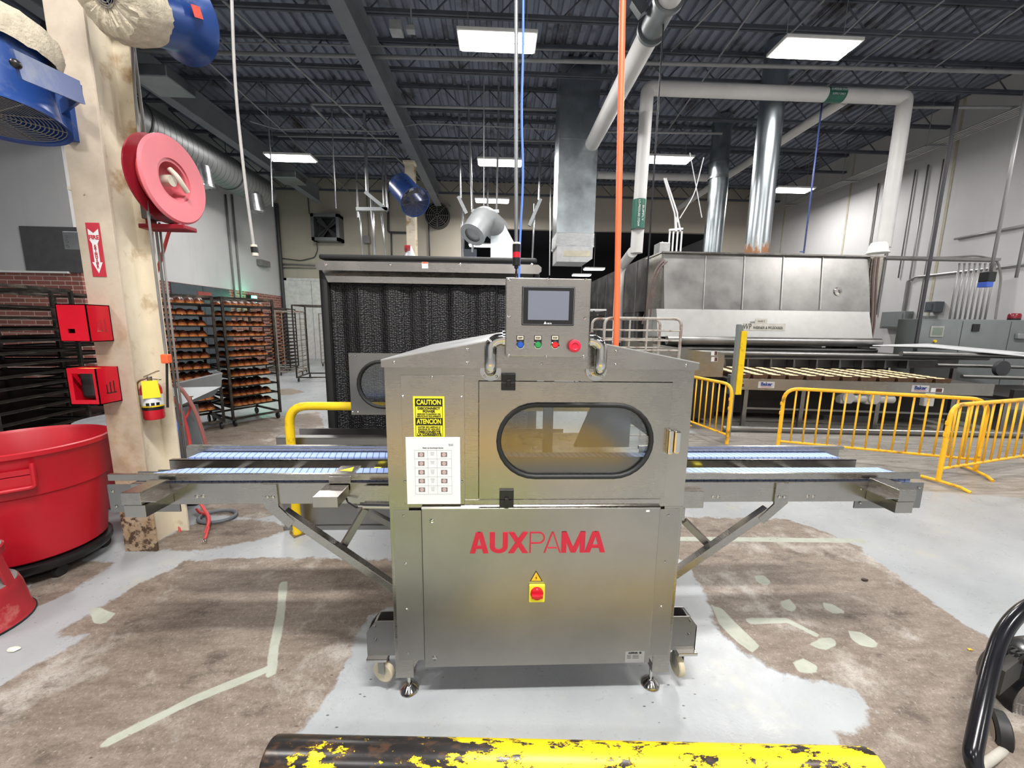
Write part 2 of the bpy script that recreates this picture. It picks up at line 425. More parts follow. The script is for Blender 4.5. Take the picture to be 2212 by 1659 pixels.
me.loops.add(quads.size); me.loops.foreach_set('vertex_index', quads.ravel()); me.polygons.add(len(quads)); me.polygons.foreach_set('loop_start', np.arange(0, quads.size, 4)); me.update(calc_edges=True)
for nm, arr in (('wear', wear), ('patch', patch), ('conc', conc)):
    a = me.attributes.new(nm, 'FLOAT', 'POINT'); a.data.foreach_set('value', np.clip(arr, -1, 1).astype(np.float32))
s = NT('worn_painted_floor'); tc = s.coord()
def att(n): a = s.n('ShaderNodeAttribute', attribute_name=n); return a.outputs['Fac']
n1 = s.noise(tc, 7, 9, .68); n2 = s.noise(tc, 1.3, 6, .6); n3 = s.noise(tc, 38, 6, .7); nst = s.noise(s.coord((1.2, 3.5, 1)), 5, 8, .7)
wf = s.mr(s.math('ADD', att('wear'), s.mr(n1, 0, 1, -.09, .09)), -.008, .012)
pf = s.mr(s.math('ADD', att('patch'), s.mr(n1, 0, 1, -.012, .012)), -.002, .003)
pfine = s.noise(tc, 26, 8, .75)
cf = s.mr(s.math('ADD', att('conc'), s.mr(n1, 0, 1, -.12, .12)), -.02, .03)
pcol = s.mix(s.mr(n2, .35, .65), col(142, 146, 149), col(160, 164, 166))
pcol = s.mix(s.mr(s.noise(tc, 3.1, 8, .7), .56, .72, 0, .45), pcol, col(176, 170, 148))
brown = s.mix(s.mr(nst, .3, .7), col(98, 85, 75), col(142, 131, 119)); brown = s.mix(s.mr(n3, .45, .7, 0, .55), brown, col(88, 76, 66))
brown = s.mix(s.mr(s.noise(tc, 2.2, 9, .7), .54, .66, 0, .75), brown, col(176, 172, 164))
brown = s.mix(s.mr(s.noise(s.coord((1, 1.6, 1)), 3.3, 8, .72), .56, .68, 0, .8), brown, col(66, 56, 48)); brown = s.mix(s.mr(s.noise(tc, 120, 5, .75), .52, .66, 0, .6), brown, col(72, 62, 54)); brown = s.mix(s.mr(s.noise(tc, 70, 6, .75), .56, .68, 0, .6), brown, col(182, 174, 164))
pcol = s.mix(s.mr(pfine, .60, .70, 0, .5), pcol, col(120, 116, 106)); cc = s.mix(wf, pcol, brown)
conccol = s.mix(s.mr(s.noise(s.coord((.6, 7, 1)), 4, 6, .6), .35, .65), col(120, 116, 110), col(158, 154, 148)); cc = s.mix(cf, cc, conccol)
pch = s.mix(s.mr(n1, .4, .7), col(164, 168, 156), col(146, 150, 136)); cc = s.mix(pf, cc, pch)
gy_ = s.n('ShaderNodeNewGeometry'); sy_ = s.n('ShaderNodeSeparateXYZ'); s.l(gy_.outputs['Position'], sy_.inputs[0])
inx = s.math('MULTIPLY', s.mr(sy_.outputs[0], -1.1, -1.05), s.mr(sy_.outputs[0], .35, .30)); gf_ = s.math('MULTIPLY', inx, s.math('MULTIPLY', s.mr(sy_.outputs[1], .42, .40), s.mr(sy_.outputs[1], -1.05, -1.0)))
cc = s.mix(gf_, cc, col(146, 160, 104)); inx2 = s.math('MULTIPLY', s.mr(sy_.outputs[0], -2.0, -1.9), s.mr(sy_.outputs[0], 1.6, 1.5)); yf_ = s.math('MULTIPLY', inx2, s.math('MULTIPLY', s.mr(sy_.outputs[1], -1.3, -1.4), s.mr(sy_.outputs[1], -3.0, -2.9))); cc = s.mix(yf_, cc, col(226, 182, 84))  # unseen green and yellow floor patches, added to tint reflections in the steel
vo = s.n('ShaderNodeTexVoronoi'); vo.inputs['Scale'].default_value = 13; s.l(s.coord((1, 2.2, 1)), vo.inputs['Vector'])
spk = s.math('MULTIPLY', s.mr(vo.outputs['Distance'], .10, .07), s.mr(s.noise(tc, 1.7, 3, .5), .5, .58)); cc = s.mix(s.math('MULTIPLY', spk, .8), cc, col(48, 44, 40))
rg = s.math('ADD', s.mr(wf, 0, 1, .30, .62), s.mr(n1, .3, .7, -.06, .08))
s.set(Base_Color=cc, Roughness=rg); s.bump(s.math('ADD', n3, s.math('MULTIPLY', wf, -1.)), .25, .004)
me.materials.append(s.m); o = bpy.data.objects.new('floor', me); C.objects.link(o); o['kind'] = 'structure'
# ------------------------------------------------------------------ walls
def wallmat(name, c, brick_z=None):
    s = NT(name); tc = s.coord(kind='Object'); n = s.noise(tc, .6, 6, .6); n2 = s.noise(s.coord((3, 3, .5)), 1.5, 6, .6)
    a = s.mix(s.mr(n, .3, .7), tuple(x*.9 for x in col(*c)[:3])+(1,), col(*c)); a = s.mix(s.mr(n2, .55, .75, 0, .25), a, tuple(x*.72 for x in col(*c)[:3])+(1,))
    s.set(Base_Color=a, Roughness=.6); return s.m
WALL = wallmat('white_wall_paint', (200, 200, 201)); WALLB = wallmat('beige_block_wall', (176, 168, 154))
s = NT('red_brick_wainscot'); geo = s.n('ShaderNodeNewGeometry'); sp = s.n('ShaderNodeSeparateXYZ'); s.l(geo.outputs['Position'], sp.inputs[0])
cb = s.n('ShaderNodeCombineXYZ'); s.l(s.math('ADD', sp.outputs[0], sp.outputs[1]), cb.inputs[0]); s.l(sp.outputs[2], cb.inputs[1])
bt = s.n('ShaderNodeTexBrick'); s.l(cb.outputs[0], bt.inputs['Vector']); bt.inputs['Scale'].default_value = 1
bt.inputs['Brick Width'].default_value = .30; bt.inputs['Row Height'].default_value = .095; bt.inputs['Mortar Size'].default_value = .009
bt.inputs['Color1'].default_value = col(150, 92, 82); bt.inputs['Color2'].default_value = col(124, 74, 66); bt.inputs['Mortar'].default_value = col(178, 160, 150)
s.set(Base_Color=bt.outputs['Color'], Roughness=.8); BRICK = s.m
WX, CEIL, LX, BY = 11.7, 7.35, -9.1, 17.0
struct('wall_right', MB().box((WX, -8, 0), (WX+.2, 30, CEIL)), WALL)
struct('wall_left', MB().box((LX-.2, 9.0, 2.62), (LX, 17, CEIL)), WALL)
struct('wall_left', MB().box((LX-.2, 9.0, 0), (LX+.015, 17, 2.62)), BRICK)
struct('wall_front_left', MB().box((-16, 9.0, 2.55), (LX-.2, 9.2, CEIL)), WALL)
struct('wall_front_left', MB().box((-16, 8.98, 0), (LX-.2, 9.2, 2.53)), BRICK)
struct('trim_1', MB().box((-16, 8.93, 2.53), (LX-.2, 9.0, 2.57)), WHITE)
b = MB(); b.box((LX-.2, BY, 0), (-1.45, BY+.2, CEIL)); b.box((-1.45, BY, 5.55), (9.4, BY+.2, CEIL)); b.box((9.4, BY, 0), (WX, BY+.2, CEIL))
struct('wall_back', b, WALLB)
struct('wall_behind', MB().box((-16, -8.2, 0), (WX, -8, CEIL)), WALL)
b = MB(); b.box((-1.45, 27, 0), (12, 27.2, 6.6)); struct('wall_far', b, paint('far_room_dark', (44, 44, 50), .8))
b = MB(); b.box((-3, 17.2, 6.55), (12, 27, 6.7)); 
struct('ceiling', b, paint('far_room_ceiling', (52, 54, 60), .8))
# panel joints on the right wall and back wall
b = MB()
for y in (10.2, 13.2, 16.2, 7.1, 4.0): b.box((WX-.012, y, 0), (WX+.01, y+.06, CEIL))
struct('trim_2', b, paint('joint_sealant', (176, 170, 150), .7))
# corrugated deck
def deck(x0, x1, y0, y1, z):
    prof = []; x = x0; p = .22
    while x < x1: prof += [(x, z), (x+.11, z), (x+.13, z+.06), (x+.20, z+.06)]; x += p
    b = MB(); n = len(prof); va = [b.b.verts.new((q[0], y0, q[1])) for q in prof]; vb = [b.b.verts.new((q[0], y1, q[1])) for q in prof]
    for i in range(n-1): b.b.faces.new((va[i], va[i+1], vb[i+1], vb[i]))
    b.box((x0, y0, z+.08), (x1, y1, z+.1)); return b
CEIL = 7.35
struct('ceiling', deck(-16, 12, -8, 17.2, CEIL), paint('painted_steel_deck_hazed', (126, 132, 148), .65, .1, .14, 1.5, (60, 56, 54), .25))  # bluish, lightened deck colour stands in for haze in the air
def joist(y, x0=-16, x1=11.7):
    b = MB(); zt, zb = 7.3, 6.78
    for z in (zt, zb): b.box((x0, y-.05, z-.03), (x1, y-.012, z+.03)); b.box((x0, y+.012, z-.03), (x1, y+.05, z+.03))
    x = x0; k = 0
    while x < x1-.5: b.cyl((x, y, zb if k % 2 else zt), (x+.55, y, zt if k % 2 else zb), .014, 5); x += .55; k += 1
    return b
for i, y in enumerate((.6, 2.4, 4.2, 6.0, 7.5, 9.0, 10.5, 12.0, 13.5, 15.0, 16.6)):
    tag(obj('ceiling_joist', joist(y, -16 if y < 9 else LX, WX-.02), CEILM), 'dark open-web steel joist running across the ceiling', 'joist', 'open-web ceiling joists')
def girder(x, w_, label):
    b = MB(); b.box((x-w_/2, -4, 6.16), (x+w_/2, 16.2, 6.19)); b.box((x-w_/2, -4, 6.70), (x+w_/2, 16.2, 6.73)); b.box((x-.015, -4, 6.19), (x+.015, 16.2, 6.70))
    tag(obj('girder', b, GIRD), label, 'beam')
girder(-2.38, .25, 'grey steel girder running away along the ceiling above the left column'); girder(-7.0, .25, 'grey steel girder along the ceiling beside the spiral duct')
# ------------------------------------------------------------------ the stainless machine
YF = 1.42
def M(x, y, Y=YF): return PY(x, y, Y)
mc = thing('conveyor_machine', 'large stainless cabinet machine with oval window, red lettering and belts out of both sides', 'machine', (.165, 1.9, 0))
XL, XR, YB = -.415, .745, 2.47
ZB, ZE = .845, 1.405           # underside of the upper cabinet, eaves
def hole_plate(b, x0, x1, z0, z1, hx0, hx1, hz0, hz1, ya, yb, r=None, n=12):
    """rectangular plate with a rounded hole"""
    r = r if r is not None else (hz1-hz0)/2
    inner = []
    for cx_, cz_, a0 in ((hx1-r, hz1-r, 0), (hx0+r, hz1-r, 90), (hx0+r, hz0+r, 180), (hx1-r, hz0+r, 270)):
        for k in range(n+1): a = math.radians(a0+90*k/n); inner.append((cx_+r*math.cos(a), cz_+r*math.sin(a)))
    outer = []; c = ((hx0+hx1)/2, (hz0+hz1)/2)
    N = len(inner)
    corners = {0: (x1, z1), 1: (x0, z1), 2: (x0, z0), 3: (x1, z0)}
    for i, (px_, pz_) in enumerate(inner):
        q = i//(n+1); k = i % (n+1); cx_, cz_ = corners[q]
        if q == 0: p = (x1, pz_ if k < n/2 else z1) if k != n//2 else (x1, z1); p = (x1, pz_) if k < n/2 else ((x1, z1) if k == n//2 else (px_, z1))
        elif q == 1: p = (px_, z1) if k < n/2 else ((x0, z1) if k == n//2 else (x0, pz_))
        elif q == 2: p = (x0, pz_) if k < n/2 else ((x0, z0) if k == n//2 else (px_, z0))
        else: p = (px_, z0) if k < n/2 else ((x1, z0) if k == n//2 else (x1, pz_))
        outer.append(p)
    vi = [[b.b.verts.new((p[0], y, p[1])) for p in L] for L, y in ((inner, ya), (outer, ya), (inner, yb), (outer, yb))]
    for i in range(N):
        j = (i+1) % N
        for A, B in ((vi[0], vi[1]), (vi[2], vi[3]), (vi[0], vi[2]), (vi[1], vi[3])):
            q = [A[i], A[j], B[j], B[i]]
            try: b.b.faces.new(q)
            except ValueError: pass
    return inner
def screws(pts, name, parent, r=.0055, ax=(0, -1, 0), mat=None, one=True):
    b = MB()
    for p in pts: b.lathe([(r, 0), (r, .002), (r*.6, .004), (r*.35, .004), (r*.3, .002), (0, .002)], p, ax, 10)
    return split_obj('bolt' if 'bolt' in name else 'screw', b, mat or SP, parent)
# door geometry
dx0, dx1 = M(1035, 900).x, M(1446, 900).x; dz1, dz0 = M(1240, 825).z, M(1240, 1074).z
hx0, hx1 = M(1077, 950).x, M(1405, 950).x; hz1, hz0 = M(1240, 874).z, M(1240, 1028).z
# upper cabinet shell (hollow)
b = MB()
b.box((XL, YF, ZB), (dx0-.003, YF+.012, ZE)); b.box((dx1+.003, YF, ZB), (XR, YF+.012, ZE))
b.box((dx0-.003, YF, dz1+.003), (dx1+.003, YF+.012, ZE)); b.box((dx0-.003, YF, ZB), (dx1+.003, YF+.012, dz0-.003))
b.box((XL, YF+.012, 1.02), (XL+.004, YB, ZE)); b.box((XR-.004, YF+.012, 1.02), (XR, YB, ZE))
b.box((XL, YF+.012, ZB-.02), (XR, YB, ZB))
b.box((XL, YB-.01, ZB), (XL+.12, YB, ZE)); b.box((XR-.12, YB-.01, ZB), (XR, YB, ZE)); b.box((XL+.12, YB-.01, 1.34), (XR-.12, YB, ZE))
obj('upper_cabinet', b, S, mc)
# inner product guide seen through the window
b = MB(); b.box((XL+.02, 1.55, .93), (XR-.02, 1.56, 1.0)); b.box((.25, 2.0, .86), (.30, 2.05, 1.38)); b.prism([(.42, .9), (.72, .9), (.72, 1.36), (.60, 1.36)], 'y', 2.0, 2.03); obj('inner_guide', b, SD, mc)
# gabled roof
rz, ez = 1.527, ZE+.012; xm = (XL+XR)/2
roof = MB()
for (xa, xb, za, zb) in ((XL-.006, xm, ez, rz), (xm, XR+.006, rz, ez)):
    roof.quad([(xa, YF-.018, za), (xb, YF-.018, zb), (xb, YB+.03, zb), (xa, YB+.03, za)], (0, 0, .004))
obj('roof', roof, SR, mc)
fz = MB(); fz.prism([(XL-.006, ZE-.012), (XR+.006, ZE-.012), (XR+.006, ez), (xm, rz), (XL-.006, ez)], 'y', YF-.018, YF-.003)
fz.prism([(XL-.006, ZE-.012), (XR+.006, ZE-.012), (XR+.006, ez), (xm, rz), (XL-.006, ez)], 'y', YB+.02, YB+.028)
split_obj('gable_fascia', fz, SH, mc)
screws([M(851, 783, YF-.018), M(1010, 755, YF-.018), M(1010, 784, YF-.018), M(1331, 759, YF-.018), M(1330, 788, YF-.018), M(1482, 790, YF-.018), M(1170, 786, YF-.018)], 'fascia_screws', mc)
# left access plate
b = MB(); b.box(M(865, 810), V((M(1003, 810).x, YF-.003, M(900, 1088).z)), .001); obj('access_plate', b, SH, mc)
screws([M(933, 815, YF-.003), M(871, 857, YF-.003), M(997, 858, YF-.003), M(875, 1040, YF-.003), M(998, 1040, YF-.003)], 'plate_screws', mc)
# door
b = MB(); hole_plate(b, dx0, dx1, dz0, dz1, hx0, hx1, hz0, hz1, YF-.006, YF+.006); door = obj('door', b, S, mc)
def stad(x0, x1, z0, z1, y, n=14):
    r = (z1-z0)/2; p = []
    for cx_, a0 in ((x1-r, -90), (x0+r, 90)):
        for k in range(n+1): a = math.radians(a0+180*k/n); p.append((cx_+r*math.cos(a), y, (z0+z1)/2+r*math.sin(a)))
    return p
obj('window_seal', MB().tube(stad(hx0, hx1, hz0, hz1, YF-.008), .0095, 10, closed=True), BLKR, door)
b = MB(); st = [(p[0], p[2]) for p in stad(hx0, hx1, hz0, hz1, 0)]; b.prism(st, 'y', YF-.001, YF+.003); obj('window_pane', b, GLASS, door)
p = M(1452, 953, YF-.012); b = MB(); b.box((p.x-.022, YF-.03, p.z-.048), (p.x-.002, YF-.004, p.z+.048), .004); b.box((p.x+.0, YF-.034, p.z-.044), (p.x+.024, YF-.004, p.z+.044), .005); obj('door_handle', b, SP, door)
for (x, y0, y1) in ((1098, 806, 842), (1094, 1055, 1097)):
    a, c = M(x-15, y0), M(x+15, y1); b = MB(); mz = (a.z+c.z)/2
    b.box((a.x, YF-.016, mz+.001), (c.x, YF-.004, a.z), .002); b.box((a.x, YF-.018, c.z), (c.x, YF-.004, mz-.001), .002); b.box(((a.x+c.x)/2-.008, YF-.026, mz-.016), ((a.x+c.x)/2+.008, YF-.014, mz+.01), .002)
    obj('door_latch', b, BLK, mc)
b = MB(); b.box(V((M(1003, 1080).x, YF-.003, M(1100, 1089).z)), V((dx1-.01, YF, dz0-.008)), .001); obj('sill_strip', b, SH, mc)
# lower cabinet
lz0, lz1 = M(1160, 1437, YF-.02).z, M(1160, 1098, YF-.02).z
lx0, lx1 = M(915, 1300, YF-.02).x, M(1412, 1300, YF-.02).x
b = MB(); b.box((XL+.02, YF+.02, lz0+.02), (XR-.02, 2.0, ZB-.021)); obj('lower_cabinet', b, SD, mc)
b = MB(); b.box((lx0, YF-.02, lz0), (lx1, YF+.018, lz1), .003); lp = obj('front_panel', b, SF, mc)
b = MB(); b.quad([(lx0, YF-.02, lz1), (lx1, YF-.02, lz1), (lx1, YF+.01, lz1+.012), (lx0, YF+.01, lz1+.012)], (0, 0, -.002)); obj('panel_lip', b, SP, lp)
for xa, xb in ((XL, lx0-.004), (lx1+.004, XR)):
    sgn = 1 if xa == XL else -1
    b = MB(); b.box((xa+(.014 if sgn > 0 else 0), YF-.004, lz0+.02), (xb-(.014 if sgn < 0 else 0), YF+.001, ZB-.012), .001); obj('corner_cover', b, SF, mc)
    b = MB(); xo = xa if sgn > 0 else xb
    for yy in (YF+.001, 2.0):
        b.box((min(xo, xo+sgn*.075), yy, .085), (max(xo, xo+sgn*.075), yy+.06, ZB), .002)
    b.prism([(xo+sgn*.075, .13), (xo+sgn*.10, lz0+.02), (xo+sgn*.075, lz0+.02)], 'y', YF+.004, YF+.05)
    split_obj('corner_post', b, S, mc)
screws([M(872, 1114, YF-.004), M(876, 1217, YF-.004), M(879, 1316, YF-.004), M(881, 1411, YF-.004), M(1444, 1113, YF-.004), M(1436, 1213, YF-.004), M(1428, 1310, YF-.004)], 'corner_screws', mc)
for x, y in ((933, 1125), (939, 1421)):
    b = MB(); b.lathe([(.009, 0), (.009, .003), (.0065, .005), (.005, .003), (0, .003)], M(x, y, YF-.02), (0, -1, 0), 16); obj('panel_lock', b, SP, lp)
# lettering: heavy and light letters like on the panel
zc = M(1160, 1172, YF-.022).z; hgt = (M(1160, 1151, YF-.022)-M(1160, 1196, YF-.022)).length
def px_w(x0, x1): return (M(x0, 1172, YF-.022).x+M(x1, 1172, YF-.022).x)/2, M(x1, 1172, YF-.022).x-M(x0, 1172, YF-.022).x
zt_l, zb_l = zc+hgt/2, zc-hgt/2
lb = MB(); kk = [0]
def slant(x0, w0, x1, w1, za, zb__):   # a letter stroke with level cut ends
    kk[0] += 1; lb.prism([(x0, za), (x0+w0, za), (x1+w1, zb__), (x1, zb__)], 'y', YF-.0222-.00018*(kk[0] % 5), YF-.0199)
def let(ch, a_, c_, w_):
    a_, c_ = M(a_, 1172, YF-.022).x, M(c_, 1172, YF-.022).x; L_ = c_-a_; h_ = zt_l-zb_l
    if ch == 'A':
        mz = w_*.62
        slant((a_+c_)/2-mz, w_*.9, a_, w_, zt_l, zb_l); slant((a_+c_)/2+mz-w_*.9, w_*.9, c_-w_, w_, zt_l, zb_l); k = .68
        lb.prism([(a_+L_*.22, zb_l+h_*.22), (c_-L_*.22, zb_l+h_*.22), (c_-L_*.27, zb_l+h_*.22+w_*.6), (a_+L_*.27, zb_l+h_*.22+w_*.6)], 'y', YF-.0233, YF-.0199)
    elif ch == 'U':
        r_ = L_/2; po = [(a_, zt_l)]+[((a_+c_)/2-r_*math.cos(t), zb_l+r_*.8-r_*.8*math.sin(t)) for t in [math.pi*k/12 for k in range(13)]]+[(c_, zt_l), (c_-w_, zt_l)]
        ri = r_-w_; po += [((a_+c_)/2+ri*math.cos(t), zb_l+r_*.8-ri*.8*math.sin(t)) for t in [math.pi*k/12 for k in range(13)]]+[(a_+w_, zt_l)]
        lb.prism(po, 'y', YF-.0220, YF-.0199)
    elif ch == 'X': slant(a_, w_*1.15, c_-w_*1.15, w_*1.15, zt_l, zb_l); slant(c_-w_*1.15, w_*1.15, a_, w_*1.15, zt_l, zb_l)
    elif ch == 'P':
        slant(a_, w_, a_, w_, zt_l, zb_l); r_ = h_*.28; cx2 = c_-r_
        po = [(a_+w_, zt_l)]+[(cx2+r_*math.sin(t), zt_l-r_+r_*math.cos(t)) for t in [math.pi*k/12 for k in range(13)]]+[(a_+w_, zt_l-2*r_), (a_+w_, zt_l-2*r_+w_)]
        ri = r_-w_; po += [(cx2+ri*math.sin(t), zt_l-r_+ri*math.cos(t)) for t in [math.pi*(12-k)/12 for k in range(13)]]+[(a_+w_, zt_l-w_)]
        lb.prism(po, 'y', YF-.0220, YF-.0199)
    else:
        slant(a_, w_, a_, w_, zt_l, zb_l); slant(c_-w_, w_, c_-w_, w_, zt_l, zb_l); m_ = (a_+c_)/2
        slant(a_, w_, m_-w_*.5, w_, zt_l, zb_l); slant(c_-w_, w_, m_-w_*.5, w_, zt_l, zb_l)
for ch, x0, x1, w_ in (('A', 1015, 1055, .0205), ('U', 1058, 1097, .020), ('X', 1098, 1141, .019), ('P', 1144, 1177, .0055), ('A', 1175, 1212, .0058), ('M', 1213, 1264, .0195), ('A', 1264, 1308, .0205)):
    let(ch, x0, x1, w_)
    ll = obj('letter', lb, LOGO, lp); lb = MB()
p0, p1, p2 = M(1145, 1256, YF-.022), M(1172, 1256, YF-.022), M(1158, 1233, YF-.022)
b = MB(); b.prism([(p0.x, p0.z), (p1.x, p1.z), (p2.x, p2.z)], 'y', YF-.0212, YF-.02); ws = obj('warning_triangle', b, BLKT, lp)
cx_, cz_ = (p0.x+p1.x+p2.x)/3, (p0.z+p1.z+p2.z)/3
b = MB(); b.prism([(cx_+(q.x-cx_)*.82, cz_+(q.z-cz_)*.82) for q in (p0, p1, p2)], 'y', YF-.0218, YF-.0213); obj('triangle_field', b, paint('sticker_orange_yellow', (236, 190, 40), .45), ws)
b = MB(); b.prism([(cx_+.003, cz_+.012), (cx_-.004, cz_-.001), (cx_+.0, cz_-.001), (cx_-.003, cz_-.012), (cx_+.004, cz_+.001), (cx_, cz_+.001)], 'y', YF-.0223, YF-.0219); obj('bolt_symbol', b, BLKT, ws)
a, c = M(1143, 1261, YF-.022), M(1176, 1298, YF-.022); b = MB(); b.box((a.x, YF-.032, c.z), (c.x, YF-.02, a.z), .004); sw = obj('power_switch', b, YST, lp)
cx_, cz_ = M(1160, 1283, YF-.04).x, M(1160, 1283, YF-.04).z
b = MB(); b.lathe([(.025, 0), (.026, .008), (.022, .016), (0, .016)], (cx_, YF-.032, cz_), (0, -1, 0), 28); b.box((cx_-.022, YF-.062, cz_-.007), (cx_+.022, YF-.046, cz_+.007), .003); obj('rotary_knob', b, REDB, sw)
a, c = M(1351, 1408, YF-.022), M(1391, 1431, YF-.022); b = MB(); b.box((a.x, YF-.0212, c.z), (c.x, YF-.02, a.z)); npl = obj('rating_plate', b, SP, lp)
multitext([('AUXPAMA  CE', V(((a.x+c.x)/2, YF-.0216, a.z-.007)), .010, .0004, .055)]+[('MODEL  ------', V(((a.x+c.x)/2, YF-.0216, a.z-.016-.006*i)), .004, 0, .05) for i in range(4)][:0], X_, Z_, BLKT, 'plate_print', npl)
b = MB()
for i in range(3): b.box((a.x+.008, YF-.0216, a.z-.018-.007*i), (a.x+.026, YF-.0212, a.z-.0165-.007*i)); b.box((a.x+.032, YF-.0216, a.z-.018-.007*i), (a.x+.058, YF-.0212, a.z-.0165-.007*i))
obj('plate_lines', b, BLKT, npl)
a = M(1396, 1104, YF-.022); b = MB(); b.box((a.x, YF-.0212, a.z-.004), (a.x+.014, YF-.02, a.z+.003)); obj('small_tag', b, PAPER, lp)
# feet
for x, y in ((M(880, 1470).x, YF+.03), (M(1412, 1470).x, YF+.03), (XL+.06, 2.03), (XR-.06, 2.03)):
    b = MB(); b.cyl((x, y, .03), (x, y, .1), .008, 12); b.lathe([(0, .034), (.012, .034), (.018, .026), (.034, .014), (.04, .004), (.038, 0)], (x, y, 0), Z_, 24); obj('levelling_foot', b, SP, mc)
# casters on outrigger brackets
for sgn, xo in ((-1, XL), (1, XR)):
    for yo in (YF+.02, 1.93):
        x1 = xo+sgn*.115; b = MB(); zt_, zb_ = .335, .185
        for yy in (yo, yo+.055):
            b.prism([(xo, zb_-.01), (x1, zb_-.01), (x1, zt_-.045), (x1-sgn*.035, zt_), (xo, zt_)], 'y', yy, yy+.004)
        b.box((x1-.004, yo, zb_-.01), (x1, yo+.059, zt_-.05)); b.box((xo, yo+.004, zt_-.06), (xo+sgn*.004, yo+.055, zt_))
        b.cyl((x1-sgn*.03, yo-.008, zt_-.02), (x1-sgn*.03, yo+.066, zt_-.02), .006, 8); b.cyl((x1-sgn*.03, yo-.006, .25), (x1-sgn*.03, yo, .25), .007, 8)
        obj('caster_bracket', b, SD, mc)
        b = MB(); b.box((x1-sgn*.08, yo-.02, zb_-.024), (x1+sgn*.004, yo+.06, zb_-.01), .002); pl_ = obj('caster_plate', b, SP, mc)
        cxw, cyw = x1-sgn*(.055 if sgn < 0 else .06), yo+.02
        wh = MB(); ax = V((.35, 1, 0)) if sgn < 0 else V((1, .08, 0)); ax.normalize(); cw = V((cxw, cyw, .085))
        wh.lathe([(0, -.011), (.018, -.013), (.042, -.013), (.047, -.009), (.047, .009), (.042, .013), (.018, .013), (0, .011)], cw, ax, 24); obj('caster_wheel', wh, paint('cream_caster_wheel', (190, 180, 155), .5, 0, .1), pl_)
        fk = MB(); fk.lathe([(.022, 0), (.026, -.012), (.020, -.02)], (cxw, cyw, zb_-.024), Z_, 14)
        for k in (-1, 1): q = cw+ax*(.018*k); fk.bar(q, V((q.x, q.y, zb_-.04)), .003, .03, ax.cross(Z_))
        obj('caster_fork', fk, paint('zinc_fork', (150, 150, 145), .45, .6), pl_)
# control panel and its bent tube arms
PYF = 1.31
a, c = M(1093, 599, PYF), M(1271, 772, PYF); b = MB(); b.box((a.x, PYF, c.z), (c.x, PYF+.10, a.z), .003); cp = obj('control_panel', b, SH, mc)
def m2(x, y): return M(x, y, PYF-.001)
screws([V((q.x, PYF, q.z)) for q in (m2(1101, 601+4), m2(1184, 603), m2(1266, 604), m2(1099, 685), m2(1264, 688), m2(1098, 768), m2(1180, 770), m2(1261, 771))], 'panel_screws', cp)
a, c = m2(1128, 618), m2(1239, 704); b = MB(); b.box((a.x, PYF-.008, c.z), (c.x, PYF, a.z), .003); ts = obj('touchscreen', b, BLK, cp)
a2, c2 = m2(1141, 628), m2(1227, 692); SCR = NT('unlit_screen'); SCR.set(Base_Color=col(112, 116, 130), Roughness=.12)
b = MB(); b.box((a2.x, PYF-.0085, c2.z), (c2.x, PYF-.007, a2.z)); obj('screen', b, SCR.m, ts)
b = MB()
for (u0, u1, v0, v1) in ((a.x+.003, c.x-.003, a.z-.004, a.z-.0035), (a.x+.003, c.x-.003, c.z+.0035, c.z+.004), (a.x+.003, a.x+.0036, c.z+.0035, a.z-.0035), (c.x-.0036, c.x-.003, c.z+.0035, a.z-.0035)):
    b.box((u0, PYF-.0084, v0), (u1, PYF-.0078, v1))
obj('screen_outline', b, paint('light_grey_line', (170, 172, 176), .4), ts)
q = m2(1186, 699); multitext([('DELTA', V((q.x, PYF-.0086, q.z)), .0065, .0002, .016)], X_, Z_, PAPER, 'screen_print', ts)
q = m2(1177, 698); b = MB(); b.prism([(q.x-.005, q.z-.003), (q.x+.005, q.z-.003), (q.x, q.z+.006)], 'y', PYF-.0088, PYF-.008); obj('triangle_mark', b, PAPER, ts)
for x, c3, tx in ((1124, (30, 80, 170), 'RESET'), (1162, (40, 140, 70), 'START'), (1199, (215, 35, 35), 'STOP')):
    q = m2(x, 745); b = MB(); b.lathe([(.0145, 0), (.0145, .006), (.011, .008), (.0105, .005), (0, .005)], (q.x, PYF, q.z), (0, -1, 0), 24); pb = obj('button_bezel', b, SP, cp)
    b = MB(); b.lathe([(.0105, .004), (.0105, .007), (.009, .009), (0, .0095)], (q.x, PYF, q.z), (0, -1, 0), 20); obj('button_cap', b, paint('button_'+tx.lower(), c3, .35, 0, .03), pb)
    q2 = m2(x, 731); b = MB(); b.box((q2.x-.013, PYF-.002, q2.z-.012), (q2.x+.013, PYF, q2.z+.010), .001); lh = obj('label_holder', b, BLK, cp)
    b = MB(); b.box((q2.x-.0105, PYF-.003, q2.z-.004), (q2.x+.0105, PYF-.0018, q2.z+.008)); obj('button_label', b, paint('label_cream', (214, 206, 186), .5), lh)
    multitext([(tx, V((q2.x, PYF-.0034, q2.z+.002)), .0055, .0002, .015)], X_, Z_, BLKT, 'label_print', lh)
q = m2(1239, 747); b = MB(); b.lathe([(.012, 0), (.012, .012), (.0195, .014), (.021, .022), (.0195, .027), (.012, .029), (.010, .027), (0, .027)], (q.x, PYF, q.z), (0, -1, 0), 28); obj('emergency_stop', b, paint('estop_red', (214, 30, 60), .4, 0, .03), cp)
